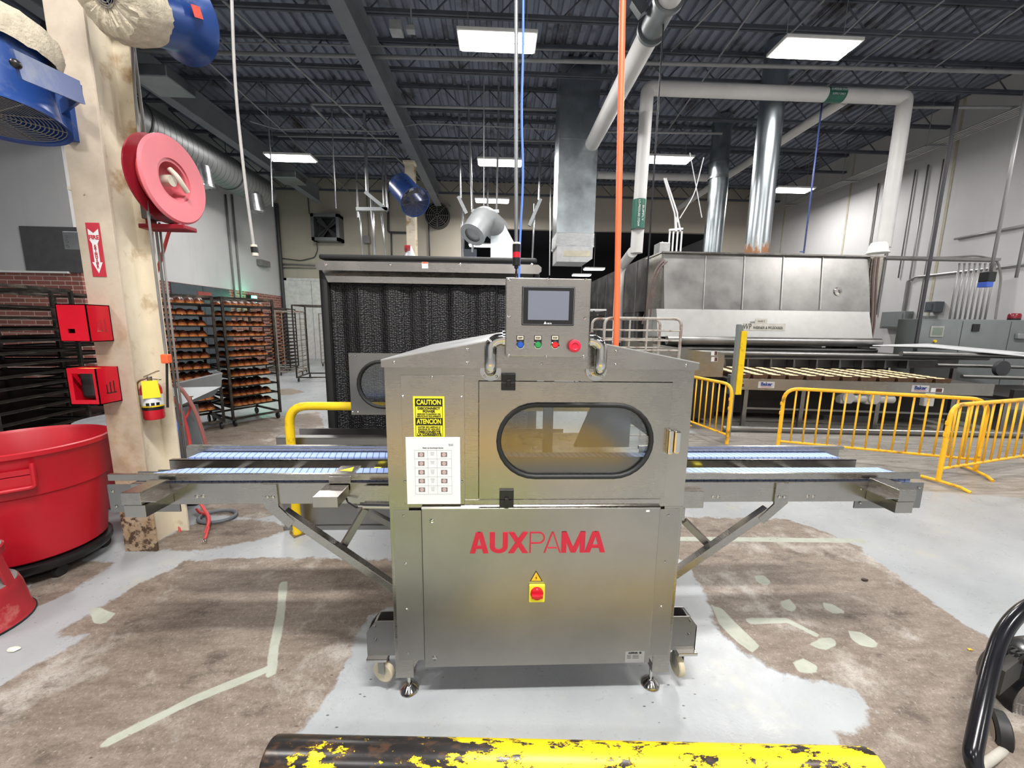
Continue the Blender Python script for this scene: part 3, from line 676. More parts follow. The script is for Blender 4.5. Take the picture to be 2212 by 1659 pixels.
for x0, xs in ((1060, 1093), (1290-8, 1271)):
    f0 = M(x0 if x0 < 1100 else 1287, 800); sg = 1 if x0 < 1100 else -1
    b = MB(); zt_ = M(1093, 738, PYF+.05).z; xs_ = M(xs, 740, PYF+.05).x
    b.tube([(f0.x, YF-.002, f0.z), (f0.x, PYF+.05, f0.z+.006), (f0.x, PYF+.05, zt_-.012), (f0.x+sg*.02, PYF+.05, zt_+.005), (xs_, PYF+.05, zt_+.010)], .0215, 20, fillet=.038)
    b.lathe([(.039, 0), (.039, .006), (0, .006)], (f0.x, YF-.001, f0.z), (0, -1, 0), 28)
    b.cyl((xs_-sg*.012, PYF+.05, zt_+.010), (xs_, PYF+.05, zt_+.010), .028, 20)
    ta = obj('tube_arm', b, SP, mc)
    screws([V((f0.x+.03*math.cos(t), YF-.007, f0.z+.03*math.sin(t))) for t in (.7, 2.4, 3.9, 5.5)], 'flange_bolts', ta)
# stack light
q = M(1115, 597, PYF+.05); b = MB(); b.cyl((q.x, q.y, q.z-.003), (q.x, q.y, M(1115, 577, q.y).z), .004, 8); sl = obj('stack_light', b, BLK, mc)
z = [M(1115, k, q.y).z for k in (580, 574, 557, 545, 528, 524)]
b = MB(); b.cyl((q.x, q.y, z[0]), (q.x, q.y, z[1]), .007, 14); b.cyl((q.x, q.y, z[1]), (q.x, q.y, z[2]), .0135, 20); obj('lamp_base', b, BLK, sl)
b = MB(); b.cyl((q.x, q.y, z[2]), (q.x, q.y, z[3]), .0135, 20); obj('red_lens', b, paint('red_lens', (190, 30, 48), .25), sl)
b = MB(); b.cyl((q.x, q.y, z[3]), (q.x, q.y, z[4]), .0137, 20); obj('top_module', b, BLK, sl)
b = MB(); b.cyl((q.x, q.y, z[4]), (q.x, q.y, z[5]), .013, 20); obj('lens_cap', b, WHITE, sl)
# caution sticker
a, c = M(892, 856, YF-.0035), M(961, 945, YF-.0035); b = MB(); b.box((a.x, YF-.0042, c.z), (c.x, YF-.003, a.z)); cs = obj('caution_sticker', b, YST, mc, 'yellow and black bilingual caution sticker')
cx_ = (a.x+c.x)/2; W = c.x-a.x; Hh = a.z-c.z; yy = YF-.0046
def sz(f): return a.z-Hh*f
b = MB(); b.box((a.x+W*.06, yy, sz(.24)), (c.x-W*.06, yy+.0005, sz(.05))); b.box((a.x+W*.06, yy, sz(.70)), (c.x-W*.06, yy+.0005, sz(.52)))
for (u0, u1, v0, v1) in ((.06, .075, .05, .97), (.925, .94, .05, .97), (.06, .94, .96, .97)): b.box((a.x+W*u0, yy, sz(v1)), (a.x+W*u1, yy+.0005, sz(v0)))
obj('black_fields', b, BLKT, cs)
multitext([('CAUTION', V((cx_, yy-.0003, sz(.145))), .026, .0007, W*.78), ('ATENCION', V((cx_, yy-.0003, sz(.61))), .026, .0007, W*.78)], X_, Z_, YST, 'yellow_print', cs)
multitext([(t, V((cx_, yy, sz(f))), sze, bo, W*wd) for t, f, sze, bo, wd in (('DISCONNECT', .29, .0125, .0005, .72), ('POWER', .365, .0125, .0005, .40), ('BEFORE CLEANING OR', .43, .0085, .0002, .75), ('SERVICING EQUIPMENT', .485, .0085, .0002, .78),
   ('ANTES DE LIMPIAR O', .745, .0085, .0002, .74), ('REVISAR EL EQUIPO', .80, .0085, .0002, .72), ('DESCONECTE', .865, .0125, .0005, .72), ('LA CORRIENTE', .93, .0125, .0005, .78))], X_, Z_, BLKT, 'black_print', cs)
# rear door swung open to the left, with its own oval window
ra, rc = M(751, 763, YB+.02), M(840, 897, YB+.02); rx1 = XL+.02
b = MB(); hr = (ra.z-rc.z)*.37; zc_ = (ra.z+rc.z)/2-.0
hole_plate(b, ra.x, rx1, rc.z, ra.z, ra.x+.055, rx1+.0-.02+.0, zc_-hr, zc_+hr, YB+.03, YB+.045, r=hr*.98); rd = obj('rear_door', b, SD, mc, 'open rear door with a dark oval window')
sp_ = stad(ra.x+.055, rx1-.02, zc_-hr, zc_+hr, YB+.028); obj('rear_window_seal', MB().tube(sp_, .012, 8, closed=True), BLKR, rd)
b = MB(); b.prism([(p[0], p[2]) for p in sp_], 'y', YB+.036, YB+.04); obj('rear_window_pane', b, GLASS, rd)
screws([M(756, 768, YB+.03), M(768, 768, YB+.03), M(762, 890, YB+.03), M(773, 890, YB+.03)], 'rear_door_screws', rd)
b = MB(); b.box((XL-.05, YB-.02, .72), (XL-.005, YB+.03, .96), .002); obj('hinge_box', b, SD, mc)
# ------------- conveyors through the machine
BELT = NT('blue_modular_belt'); geo = BELT.n('ShaderNodeNewGeometry'); spx = BELT.n('ShaderNodeSeparateXYZ'); BELT.l(geo.outputs['Position'], spx.inputs[0])
fr = BELT.math('FRACT', BELT.math('MULTIPLY', BELT.math('ADD', spx.outputs[0], BELT.math('MULTIPLY', spx.outputs[1], .25)), 34)); gr_ = BELT.mr(fr, .10, .16)
BELT.set(Base_Color=BELT.mix(gr_, col(70, 84, 130), col(146, 168, 222)), Roughness=.5); BELT.bump(gr_, .3, .003); BELT = BELT.m
FX0, FX1 = M(236, 1040, 1.55).x, M(1983, 1045, 1.55).x
def conveyor(name, y0, wbelt, x0, x1, zt, zch0, zch1, back_h, lab):
    # belt
    b = MB(); prof = [(x0+.12, zt), (x1-.12, zt), (x1-.055, zt-.012), (x1-.03, zt-.04), (x1-.06, zt-.07), (x0+.06, zt-.07), (x0+.03, zt-.04), (x0+.055, zt-.012)]
    b.prism(prof, 'y', y0+.028, y0+.028+wbelt); bl = obj('belt', b, BELT, mc)
    b = MB()
    b.box((x0+.06, y0, zch0), (x1-.06, y0+.006, zch1), .001); b.box((x0+.06, y0+.006, zch1-.004), (x1-.06, y0+.03, zch1)); b.box((x0+.06, y0+.006, zch0), (x1-.06, y0+.03, zch0+.004))
    b.box((x0+.06, y0+wbelt+.04, zch0), (x1-.06, y0+wbelt+.046, zt-.012))
    obj('side_frame', b, SH, mc, lab)
    return bl
def arm(x0, x1, side):
    """one side's pair of belts; x0..x1 left to right, side -1 = left of the cabinet"""
    xin, xout = (x1, x0) if side < 0 else (x0, x1)
    b = MB()
    # front conveyor
    z = .92
    def rng(a, c): return (min(a, c), max(a, c))
    f0, f1 = rng(xin, xout); ov = .0
    b.prism([(f0+.05 if side < 0 else f0, z), (f1 if side < 0 else f1-.10, z), (f1 if side < 0 else f1-.02, z-.02), (f1 if side < 0 else f1-.02, z-.045), (f0 if side < 0 else f0, z-.045), (f0+.02 if side < 0 else f0, z-.02)] if side > 0 else
            [(f0+.24, z), (f1, z), (f1, z-.045), (f0+.06, z-.045), (f0+.10, z-.02)], 'y', 1.566, 1.642)
    r0, r1 = (M(385, 990, 1.79).x, xin) if side < 0 else (xin, M(1835, 990, 1.79).x)
    b2 = MB(); rr = [(r0+.06, z), (r1, z), (r1, z-.045), (r0, z-.045), (r0, z-.025)] if side < 0 else [(r0, z), (r1-.07, z), (r1, z-.025), (r1, z-.045), (r0, z-.045)]
    b2.prism(rr, 'y', 1.785, 1.852)
    obj('front_belt', b, BELT, mc); obj('rear_belt', b2, BELT, mc)
    e = .06
    # front frame
    xo = xout-side*.10
    l0, l1 = rng(xin, xo); b = MB(); b.box((l0, 1.53, .808), (l1, 1.536, .897), .001); b.box((l0, 1.536, .893), (l1, 1.552, .897)); b.box((l0, 1.536, .808), (l1, 1.56, .812)); b.box((l0, 1.66, .808), (l1, 1.666, .905))
    obj('front_side_frame', b, SH, mc)
    g0, g1 = rng(xin, xout); b = MB(); b.box((g0, 1.546, .903), (g1, 1.552, .930), .001); b.box((g0, 1.552, .925), (g1, 1.560, .930)); obj('front_guide_rail', b, SH, mc)
    # rear frame
    q0, q1 = (M(367, 1000, 1.765).x, xin) if side < 0 else (xin, M(1848, 1000, 1.765).x)
    b = MB(); b.box((q0, 1.762, .815), (q1, 1.768, .914), .001); b.box((q0, 1.762, .910), (q1, 1.783, .914)); b.box((q0+.0, 1.862, .83), (q1, 1.868, .935), .001)
    u0, u1 = (q0, q1) if side < 0 else (q0, M(1823, 980, 1.865).x); b.box((u0, 1.868, .930), (u1, 1.89, .947), .001); obj('rear_side_frame', b, SH, mc)
    # cross bars
    for px_ in ((430, 520, 640, 800) if side < 0 else (1605, 1700, 1800)):
        xx = M(px_, 1000, 1.765).x; b = MB(); b.bar((xx, 1.66, .868), (xx, 1.765, .868), .035, .02, bev=.001); obj('cross_bar', b, SD, mc)
    # bolts
    pts = [M(k, 1073, 1.53) for k in ((425, 438, 570, 583) if side < 0 else (1541, 1552, 1745, 1757))]
    screws(pts, 'frame_bolts', mc, .008)
    # end motor cover
    b = MB(); zu, zl_, zb__ = M(1075, 1066, 1.40).z+0, 0, 0
    zu = .917; zl_ = .868; zb__ = .818
    if side < 0:
        xa, xb = M(259, 1066, 1.40).x, M(302, 1066, 1.40).x; la, lc = M(268, 1110, 1.40).x, M(314, 1110, 1.40).x
        e0, e1 = M(232, 1060, 1.53).x, M(384, 1060, 1.53).x; q0_, q1_ = xb, xb+.055
    else:
        xa, xb = M(1943, 1066, 1.40).x, M(1980, 1066, 1.40).x; la, lc = M(1935, 1105, 1.40).x-.0, M(1972, 1105, 1.40).x
        e0, e1 = M(1851, 1060, 1.53).x, M(1983, 1060, 1.55).x; q0_, q1_ = xa-.055, xa
    b.box((xa, 1.40, zl_), (xb, 1.53, zu), .002); b.box((la, 1.402, zb__), (lc, 1.53, zl_-.001), .002); b.box((min(q0_, q1_), 1.40, zl_+.012), (max(q0_, q1_), 1.53, zl_+.016))
    obj('motor_cover', b, SH, mc)
    b = MB(); b.box((e0, 1.531, .775), (e1, 1.537, .893), .001); b.box((e0, 1.665, .78), (e1, 1.671, .895), .001); b.cyl(((e0+e1)/2, 1.54, .80), ((e0+e1)/2, 1.66, .80), .03, 16); obj('end_plate', b, SD, mc)
    screws([V((e0+.02, 1.53, .865)), V((e0+.025, 1.53, .80)), V((e1-.02, 1.53, .87))], 'end_bolts', mc, .006)
    # brace
    if side < 0:
        A = M(585, 1072, 1.53); gus = [(A.x-.03, .895), (A.x+.03, .895), (A.x+.032, .80), (A.x+.09, .735), (A.x+.066, .705), (A.x-.028, .80)]
        P0, P1 = V((A.x+.04, 1.545, .765)), M(857, 1272, 1.545); R0 = V((M(795, 1100, 1.85).x, 1.80, .80)); 
        b2 = MB(); b2.bar(M(775, 1095, 1.80), M(880, 1150, 1.80), .03, .03, bev=.001); b2.bar(M(790, 1098, 1.62), M(738, 1185, 1.58), .028, .028, bev=.001)
    else:
        A = M(1686, 1072, 1.53); gus = [(A.x-.03, .895), (A.x+.03, .895), (A.x+.03, .805), (A.x-.066+.0, .71), (A.x-.09, .735), (A.x-.03, .80)]
        P0, P1 = V((A.x-.04, 1.545, .765)), M(1455, 1240, 1.545); b2 = MB(); b2.bar(M(1478, 1125, 1.62), M(1532, 1178, 1.58), .028, .028, bev=.001)
    b = MB(); b.prism(gus, 'y', 1.522, 1.529); obj('gusset_plate', b, SH, mc); b = MB(); b.bar(P0, P1, .034, .034, bev=.002); obj('diagonal_brace', b, SH, mc); split_obj('strut', b2, SD, mc)
    screws([A+V((-.01, -.009, .0)), A+V((.012, -.009, .0))], 'gusset_bolts', mc, .008)
arm(FX0, XL+.02, -1); arm(XR-.02, FX1, 1)
b = MB(); b.box((XL+.02, 1.566, .875), (XR-.02, 1.642, .92)); b.box((XL+.02, 1.785, .875), (XR-.02, 1.852, .92)); split_obj('inner_belt', b, BELT, mc)
# sensor box with yellow triangle, left conveyor
a = M(677, 1076, 1.42); c = M(757, 1076, 1.42); b = MB(); b.box((a.x, 1.41, a.z-.035), (a.x+.095, 1.53, a.z+.008), .002); b.box((a.x+.012, 1.53, a.z-.02), (a.x+.10, 1.66, a.z+.040), .002)
sb = obj('sensor_box', b, SH, mc); b = MB(); b.prism([(a.x+.03, 1.60), (a.x+.085, 1.59), (a.x+.075, 1.64)], 'z', a.z+.0405, a.z+.0412); obj('yellow_triangle', b, YST, sb)
for px_, py_ in ((814, 1014), (1526, 1017)):
    q = M(px_, py_, 1.72); b = MB(); b.box((q.x-.016, 1.70, q.z-.02), (q.x+.016, 1.74, q.z+.004)); obj('yellow_marker', b, YST, mc)
# pneumatic cylinder near the cabinet, left
q0, q1 = M(785, 1093, 1.49), M(845, 1094, 1.49); b = MB(); b.cyl(q0, q1, .012, 14); b.cyl(q0-V((.02, 0, 0)), q0, .006, 8); obj('air_cylinder', b, SP, mc)
b = MB(); b.prism([(M(765, 1060, 1.5).x, M(765, 1090, 1.5).z), (M(840, 1090, 1.5).x, M(840, 1090, 1.5).z), (M(840, 1050, 1.5).x, M(840, 1050, 1.5).z), (M(785, 1050, 1.5).x, M(785, 1050, 1.5).z)], 'y', 1.50, 1.506); obj('cylinder_bracket', b, SH, mc)
obj('sensor_cable', MB().tube([M(745, 1070, 1.53), M(752, 1085, 1.50), M(770, 1096, 1.49), M(785, 1094, 1.49)], .004, 6), BLK, mc)
# end plates right next to cabinet, right side
a, c = M(1478, 1062, 1.50), M(1519, 1098, 1.50); b = MB(); b.box((a.x-.03, 1.50, c.z), (c.x, 1.53, a.z), .002); b.box((a.x-.03, 1.50, M(1478, 1125, 1.5).z), (a.x+.012, 1.53, c.z), .002); obj('joint_cover', b, SH, mc)
# printed instruction sheet in a clear sleeve, taped to the machine
a, c = M(876, 944, YF-.005), M(995, 1088, YF-.005); b = MB(); b.box((a.x, YF-.0075, c.z), (c.x, YF-.0050, a.z), .0008)
sh = obj('instruction_sheet', b, PAPER); tag(sh, 'white printed sheet with small dough pictures in a clear sleeve, below the caution sticker', 'sheet of paper'); shw = c.x-a.x; shh = a.z-c.z
def sq(u, v): return V((a.x+shw*u, YF-.0078, a.z-shh*v))
multitext([('Make Up Sourdough Boules', sq(.5, .155), .0062, .00015, shw*.38), ('Revision 02', sq(.83, .10), .003, 0, shw*.09), ('Oct 2022', sq(.83, .118), .003, 0, shw*.08)], X_, Z_, paint('sheet_print', (90, 92, 96), .6), 'sheet_print', sh)
b = MB()
for v in (.19, .32, .45, .585, .72, .85): q0, q1 = sq(.16, v), sq(.84, v); b.box((q0.x, YF-.0077, q0.z-.0003), (q1.x, YF-.0074, q0.z+.0003))
for u in (.16, .40, .57, .84): q0, q1 = sq(u, .19), sq(u, .85); b.box((q0.x-.0003, YF-.0077, q1.z), (q0.x+.0003, YF-.0074, q0.z))
for r_ in range(5):
    for k in range(3+(r_ > 1)): q = sq(.485, .225+.13*r_+.018*k); b.box((q.x-.008+.001*k, YF-.0077, q.z-.0005), (q.x+.008-.001*k, YF-.0074, q.z+.0005))
obj('table_lines', b, paint('sheet_print', (90, 92, 96), .6), sh)
b = MB(); b2 = MB()
for r_ in range(5):
    for u in (.28, .70): q = sq(u, .255+.131*r_); b.box((q.x-.012, YF-.0077, q.z-.009), (q.x+.012, YF-.0073, q.z+.009)); b2.lathe([(.0078, 0), (0, .0001)], (q.x, YF-.0078, q.z), (0, -1, 0), 14)
split_obj('photo_print', b, paint('photo_brown', (120, 104, 104), .5), sh); split_obj('dough_print', b2, paint('photo_dough', (190, 168, 164), .5), sh)
# ------------------------------------------------------------------ black curtain enclosure behind
CY0 = 3.3
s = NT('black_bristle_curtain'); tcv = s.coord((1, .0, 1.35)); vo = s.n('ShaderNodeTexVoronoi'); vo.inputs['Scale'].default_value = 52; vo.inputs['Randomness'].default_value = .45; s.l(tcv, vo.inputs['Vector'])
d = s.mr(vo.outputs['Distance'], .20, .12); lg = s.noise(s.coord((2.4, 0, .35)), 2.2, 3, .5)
k = s.math('MULTIPLY', d, s.mr(lg, .42, .74, .04, .75))  # pale specks put the glints of the glossy bristles into the colour
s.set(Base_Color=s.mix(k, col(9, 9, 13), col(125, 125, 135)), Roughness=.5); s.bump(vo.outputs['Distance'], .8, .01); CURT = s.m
en = thing('curtain_enclosure', 'wide black bristle curtain in a frame under a stainless valance, behind the machine', 'enclosure', (-.5, CY0+.3, 0))
x0, x1 = PY(697, 600, CY0).x, PY(1158, 600, CY0).x; zt = PY(900, 567, CY0).z
b = MB(); b.box((x0-.03, CY0-.02, .0), (x0+.045, CY0+1.3, zt-.01), .03); b.box((x1-.045, CY0-.02, 0), (x1+.03, CY0+1.3, zt-.01), .03); b.box((x0+.0, CY0-.06, zt+.005), (x1, CY0+1.3, zt+.045), .015); obj('black_frame', b, BLKR, en)
b = MB(); n = 240; xs = [x0+.05+(x1-x0-.1)*i/n for i in range(n+1)]
va = [b.b.verts.new((x, CY0+.03+.018*math.sin(x*23)+.01*math.sin(x*57+1), .12)) for x in xs]; vb = [b.b.verts.new((x, CY0+.03+.012*math.sin(x*23), zt-.12)) for x in xs]
for i in range(n): b.b.faces.new((va[i], va[i+1], vb[i+1], vb[i])).smooth = True
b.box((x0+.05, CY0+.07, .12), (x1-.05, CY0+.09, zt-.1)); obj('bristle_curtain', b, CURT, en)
za, zb_, zc_, zd = (PY(900, k, CY0-.05).z for k in (568, 588, 598, 612))
b = MB(); b.prism([(x0+.0, zb_), (x1+.01, zb_), (x1+.035, zb_+.02), (x1+.035, za-.02), (x1+.01, za), (x0+.0, za), (x0-.02, za-.02), (x0-.02, zb_+.02)], 'y', CY0-.075, CY0-.065)
b.quad([(x0+.03, CY0-.075, zb_), (x1-.03, CY0-.075, zb_), (x1-.03, CY0-.02, zc_), (x0+.03, CY0-.02, zc_)], (0, .004, 0))
b.prism([(x0+.05, zd), (x1-.05, zd), (x1-.03, zc_), (x0+.03, zc_)], 'y', CY0-.024, CY0-.018); val = obj('valance', b, SH, en)
screws([PY(k, 572, CY0-.077) for k in (703, 843, 994, 1149)], 'valance_bolts', en, .012)
q = PY(918, 573, CY0-.077); b = MB(); b.box((q.x-.025, CY0-.078, q.z-.025), (q.x+.025, CY0-.075, q.z+.025)); wl = obj('warning_label', b, PAPER, val); b = MB(); b.box((q.x-.023, CY0-.0785, q.z+.013), (q.x+.023, CY0-.0778, q.z+.024)); obj('orange_band', b, ORNG, wl)
# low steel bench in front of it
b = MB(); bx0, bx1 = PZ(618, 1140).x, .55; b.box((bx0, 2.78, 0), (bx1, 2.80, .60)); b.box((bx0, 2.80, .02), (bx0+.012, 3.1, .60)); b.box((bx0, 3.09, 0), (bx1, 3.1, .7)); 
o = obj('steel_trough', b, SD); tag(o, 'low grey steel trough standing on the floor behind the left belts', 'trough')
b = MB(); b.box((bx0, 2.76, .60), (bx1, 2.80, .72), .003); b.box((bx0, 2.76, .715), (bx1, 2.83, .722)); b.box((bx0-.0, 2.76, .0), (bx1, 2.775, .03)); obj('rim', b, SD, o)
# yellow guard rail behind
zr = PY(680, 877, 2.70).z; xr = PY(624, 900, 2.70).x
t = thing('guard_rail', 'thick yellow floor-mounted pipe rail with a rounded corner, behind the left belts', 'rail', (xr, 2.70, 0))
obj('bent_pipe', MB().tube([(xr, 2.70, .012), (xr, 2.70, zr), (.9, 2.70, zr), (.9, 2.70, .012)], .030, 16, fillet=.14), YEL, t)
b = MB(); b.lathe([(.052, 0), (.052, .012), (0, .012)], (xr, 2.70, 0), Z_, 4); b.lathe([(.052, 0), (.052, .012), (0, .012)], (.9, 2.70, 0), Z_, 4)
for dx in (-.05, .05): b.cyl((xr+dx, 2.70, .01), (xr+dx, 2.70, .03), .008, 8)
obj('base_plate', b, paint('rusty_plate', (120, 100, 60), .6), t)
# ------------------------------------------------------------------ steel column left
cxa, cxb, cy0, cy1 = -2.51, -2.30, 2.50, 2.78
t = thing('building_column', 'cream painted H-section steel column, stained brown near its foot', 'column', (-2.4, 2.64, 0))
s = NT('stained_cream_paint'); geo = s.n('ShaderNodeNewGeometry'); sp3 = s.n('ShaderNodeSeparateXYZ'); s.l(geo.outputs['Position'], sp3.inputs[0]); v = s.coord(); n = s.noise(v, 6, 9, .68)
hgt_ = s.mr(sp3.outputs[2], 0, 2.0, .26, -.04); f = s.mr(s.math('ADD', n, hgt_), .52, .80, 0, .85); f2 = s.mr(s.math('ADD', s.noise(v, 16, 8, .7), s.mr(sp3.outputs[2], 0, .8, .16, -.06)), .62, .68)
cc = s.mix(f, s.mix(s.mr(n, .3, .7), col(178, 164, 146), col(200, 186, 168)), col(150, 124, 90)); cc = s.mix(f2, cc, col(78, 60, 44)); s.set(Base_Color=cc, Roughness=.55); s.bump(n, .3, .004); STC = s.m
b = MB(); b.box((cxa, cy0, 0), (cxb, cy0+.016, 6.15), .002); obj('front_flange', b, STC, t)
b = MB(); b.box((cxa, cy1-.016, 0), (cxb, cy1, 6.15), .002); b.box((-2.413, cy0+.016, 0), (-2.397, cy1-.016, 6.15)); obj('web_and_rear_flange', b, CREAM, t)
# extinguisher arrow sign
def C1(x, y): return PY(x, y, cy0-.002)
zt_, zb_ = C1(203, 481).z, C1(218, 598).z; xa, xb = cxa+.055, cxa+.135
b = MB(); b.box((xa, cy0-.003, zb_), (xb, cy0-.0005, zt_), .001); sg = obj('arrow_sign', b, paint('sign_red', (186, 44, 62), .5, 0, .08), t, 'red and white fire extinguisher arrow sign')
xm_ = (xa+xb)/2; H_ = zt_-zb_; b = MB()
b.prism([(xa+.008, zt_-.012), (xm_, zt_-.045), (xb-.008, zt_-.012), (xb-.008, zt_-.05), (xb-.008, zt_-.052), (xb-.008, zt_-.055), (xm_+.016, zt_-.085-.03), (xm_+.016, zb_+.085), (xb-.008, zb_+.085), (xm_, zb_+.02), (xa+.008, zb_+.085), (xm_-.016, zb_+.085), (xm_-.016, zt_-.115), (xa+.008, zt_-.09), (xa+.008, zt_-.05)][0:0] or
        [(xm_-.016, zt_-.12), (xm_-.016, zb_+.085), (xa+.010, zb_+.085), (xm_, zb_+.02), (xb-.010, zb_+.085), (xm_+.016, zb_+.085), (xm_+.016, zt_-.12), (xb-.010, zt_-.095), (xb-.010, zt_-.035), (xm_, zt_-.06), (xa+.010, zt_-.035), (xa+.010, zt_-.095)], 'y', cy0-.0038, cy0-.0028)
obj('white_arrow', b, PAPER, sg)
SGR = MC['sign_red']; ls = [('FIRE', V((xm_, cy0-.0043, zt_-.085)), .034, .0012, .058)]
zz = zt_-.135
for ch in 'EXTINGUISHER': ls.append((ch, V((xm_, cy0-.0043, zz)), .022, .0006, None)); zz -= (H_-.18)/12
multitext(ls, X_, Z_, SGR, 'sign_letters', sg)
# conduit and boxes on the column
b = MB(); xx = cxa-.045
b.cyl((xx, 2.56, PY(150, 512, 2.56).z), (xx, 2.56, 6.1), .011, 10); 
for z_ in (PY(150, 408, 2.56).z, PY(150, 265, 2.56).z): b.box((xx-.02, 2.545, z_-.01), (cxa+.012, 2.575, z_+.01))
obj('conduit', b, CREAM, t)
a = PY(133, 500, 2.54); c = PY(175, 540, 2.54); b = MB(); b.box((a.x+.01, 2.53, c.z), (cxa+.012, 2.60, a.z), .004); jb = obj('junction_box', b, GALVD, t)
b = MB(); [b.lathe([(.009, 0), (.009, .0015), (.006, .0015), (.006, 0)], (a.x+.035, 2.53, c.z+.02+.028*i), (0, -1, 0), 12) for i in range(3)]; obj('knockouts', b, SP, jb)
a = PY(297, 431, 2.70); c = PY(322, 472, 2.70); b = MB(); b.box((cxb, 2.70, c.z), (cxb+.06, 2.78, a.z), .004); obj('junction_box', b, GALVD, t)
b = MB(); b.cyl((cxb+.010, 2.79, .25), (cxb+.010, 2.79, 6.1), .008, 8); b.cyl((cxb+.028, 2.80, .25), (cxb+.028, 2.80, c.z), .007, 8); obj('cable_drop', b, GREYC, t)
o = obj('blue_air_line', MB().tube([(cxa-.075, 2.64, 6), (cxa-.07, 2.64, 2.3), (cxa-.02, 2.66, 1.85), (cxa-.1, 2.62, 1.78), (cxa+.02, 2.66, 1.66)], .006, 6, fillet=.05), paint('dull_blue_tube', (60, 70, 130), .5)); tag(o, 'thin blue air line running down the left edge of the cream column', 'air line')
# red dispensers on the column front
def dispenser(z0, z1, label, full):
    t = thing('red_dispenser', label, 'dispenser', (-2.42, 2.42, z0))
    b = MB(); xa_, xb_, ya_, yb_ = cxa-.045, cxa+.125, 2.36, 2.498
    th = .005
    b.box((xb_-th, ya_, z0), (xb_, yb_, z1)); b.box((xa_, ya_, z0), (xa_+th, yb_, z1)); b.box((xa_, yb_-th, z0), (xb_, yb_, z1)); b.box((xa_, ya_, z0), (xb_, yb_, z0+th))
    hz0_, hz1_ = (z0+.03, z1-.03) if full else (z0+.05, z0+.075)
    hxa, hxb = (xa_+.03, xb_-.02) if full else (xa_+.05, xa_+.09)
    b.box((xa_, ya_, z0), (hxa, ya_+th, z1)); b.box((hxb, ya_, z0), (xb_, ya_+th, z1)); b.box((hxa, ya_, z0), (hxb, ya_+th, hz0_)); b.box((hxa, ya_, hz1_), (hxb, ya_+th, z1))
    if not full: b.box((xa_, ya_, z1-th), (xb_, yb_, z1))
    obj('acrylic_body', b, REDB, t)
    b = MB()
    for i, h in enumerate((.05, .065, .07)): b.box((xb_, ya_+.05+i*.022, (z0+z1)/2-.045), (xb_+.001, ya_+.056+i*.022, (z0+z1)/2-.045+h))
    b.box((xb_, ya_+.045, (z0+z1)/2-.05), (xb_+.001, ya_+.11, (z0+z1)/2-.044)); obj('hand_slots', b, REDD if not full else BLKT, t)
    return t
zA, zB = PY(205, 738, 2.40).z, PY(205, 658, 2.40).z
dispenser(zA, zB, 'red acrylic dispenser box, the upper one on the cream column', False)
zA2, zB2 = PY(225, 872, 2.40).z, PY(225, 795, 2.40).z
dispenser(zA2, zB2, 'red acrylic dispenser box with an open front, the lower one on the cream column', True)
b = MB(); b.box((cxa-.02, 2.40, zA2+.03), (cxa+.07, 2.46, zB2-.01), .02); o = obj('black_glove_bundle', b, BLKR); tag(o, 'crumpled black gloves stuffed in the open lower red dispenser', 'gloves')
b = MB(); b.box((cxa-.035, 2.41, zB2-.04), (cxa+.06, 2.465, zB2-.006), .003); o = obj('orange_box', b, paint('box_orange', (235, 140, 40), .6)); tag(o, 'small orange carton in the top of the open lower red dispenser', 'carton')
# extinguisher
ex = PX(312, 860, cxb+.07); ez0, ez1 = PX(318, 916, cxb+.07).z, PX(308, 830, cxb+.07).z; exc = V((cxb-.005, 2.615, 0)); Rr = .056
t = thing('fire_extinguisher', 'red fire extinguisher with a yellow tag hanging on the cream column', 'fire extinguisher', (exc.x, exc.y, ez0))
b = MB(); L_ = ez1-ez0; b.lathe([(0, 0), (Rr*.9, 0), (Rr, .012), (Rr, L_*.80), (Rr*.85, L_*.90), (Rr*.45, L_*.97), (.018, L_), (0, L_)], (exc.x, exc.y, ez0), Z_, 28); cyl_ = obj('cylinder', b, paint('extinguisher_red', (196, 28, 44), .3, 0, .04), t)
b = MB(); b.lathe([(Rr+.001, L_*.26), (Rr+.001, L_*.34)], (exc.x, exc.y, ez0), Z_, 28); obj('black_band', b, BLK, cyl_); b = MB(); b.lathe([(Rr+.001, L_*.34), (Rr+.001, L_*.38)], (exc.x, exc.y, ez0), Z_, 28); obj('yellow_band', b, YEL, cyl_)
b = MB(); b.lathe([(Rr+.0015, L_*.38), (Rr+.0015, L_*.66)], (exc.x, exc.y, ez0), Z_, 28); lb = obj('instruction_label', b, PAPER, cyl_)
b = MB(); th = math.atan2(-exc.y, -exc.x)
for k in range(3):
    a_ = th+(k-1)*.45; p = V((exc.x+(Rr+.002)*math.cos(a_), exc.y+(Rr+.002)*math.sin(a_), ez0+L_*.42)); d_ = V((-math.sin(a_), math.cos(a_), 0)); b.bar(p-d_*.009, p+d_*.009, .002, .018)
obj('label_pictograms', b, BLK, lb)
b = MB(); a_ = th; p = V((exc.x+(Rr+.005)*math.cos(a_), exc.y+(Rr+.005)*math.sin(a_), ez0+L_*.80)); d_ = V((-math.sin(a_), math.cos(a_), 0)); b.quad([p-d_*.042-Z_*.055, p+d_*.046-Z_*.055, p+d_*.036+Z_*.06, p-d_*.04+Z_*.06], (0, 0, 0)); b.quad([p-d_*.042-Z_*.055-V((.001, 0, 0)), p-d_*.04+Z_*.06, p+d_*.036+Z_*.06, p+d_*.046-Z_*.055], (.0, -.002, 0)); obj('inspection_tag', b, YST, t)
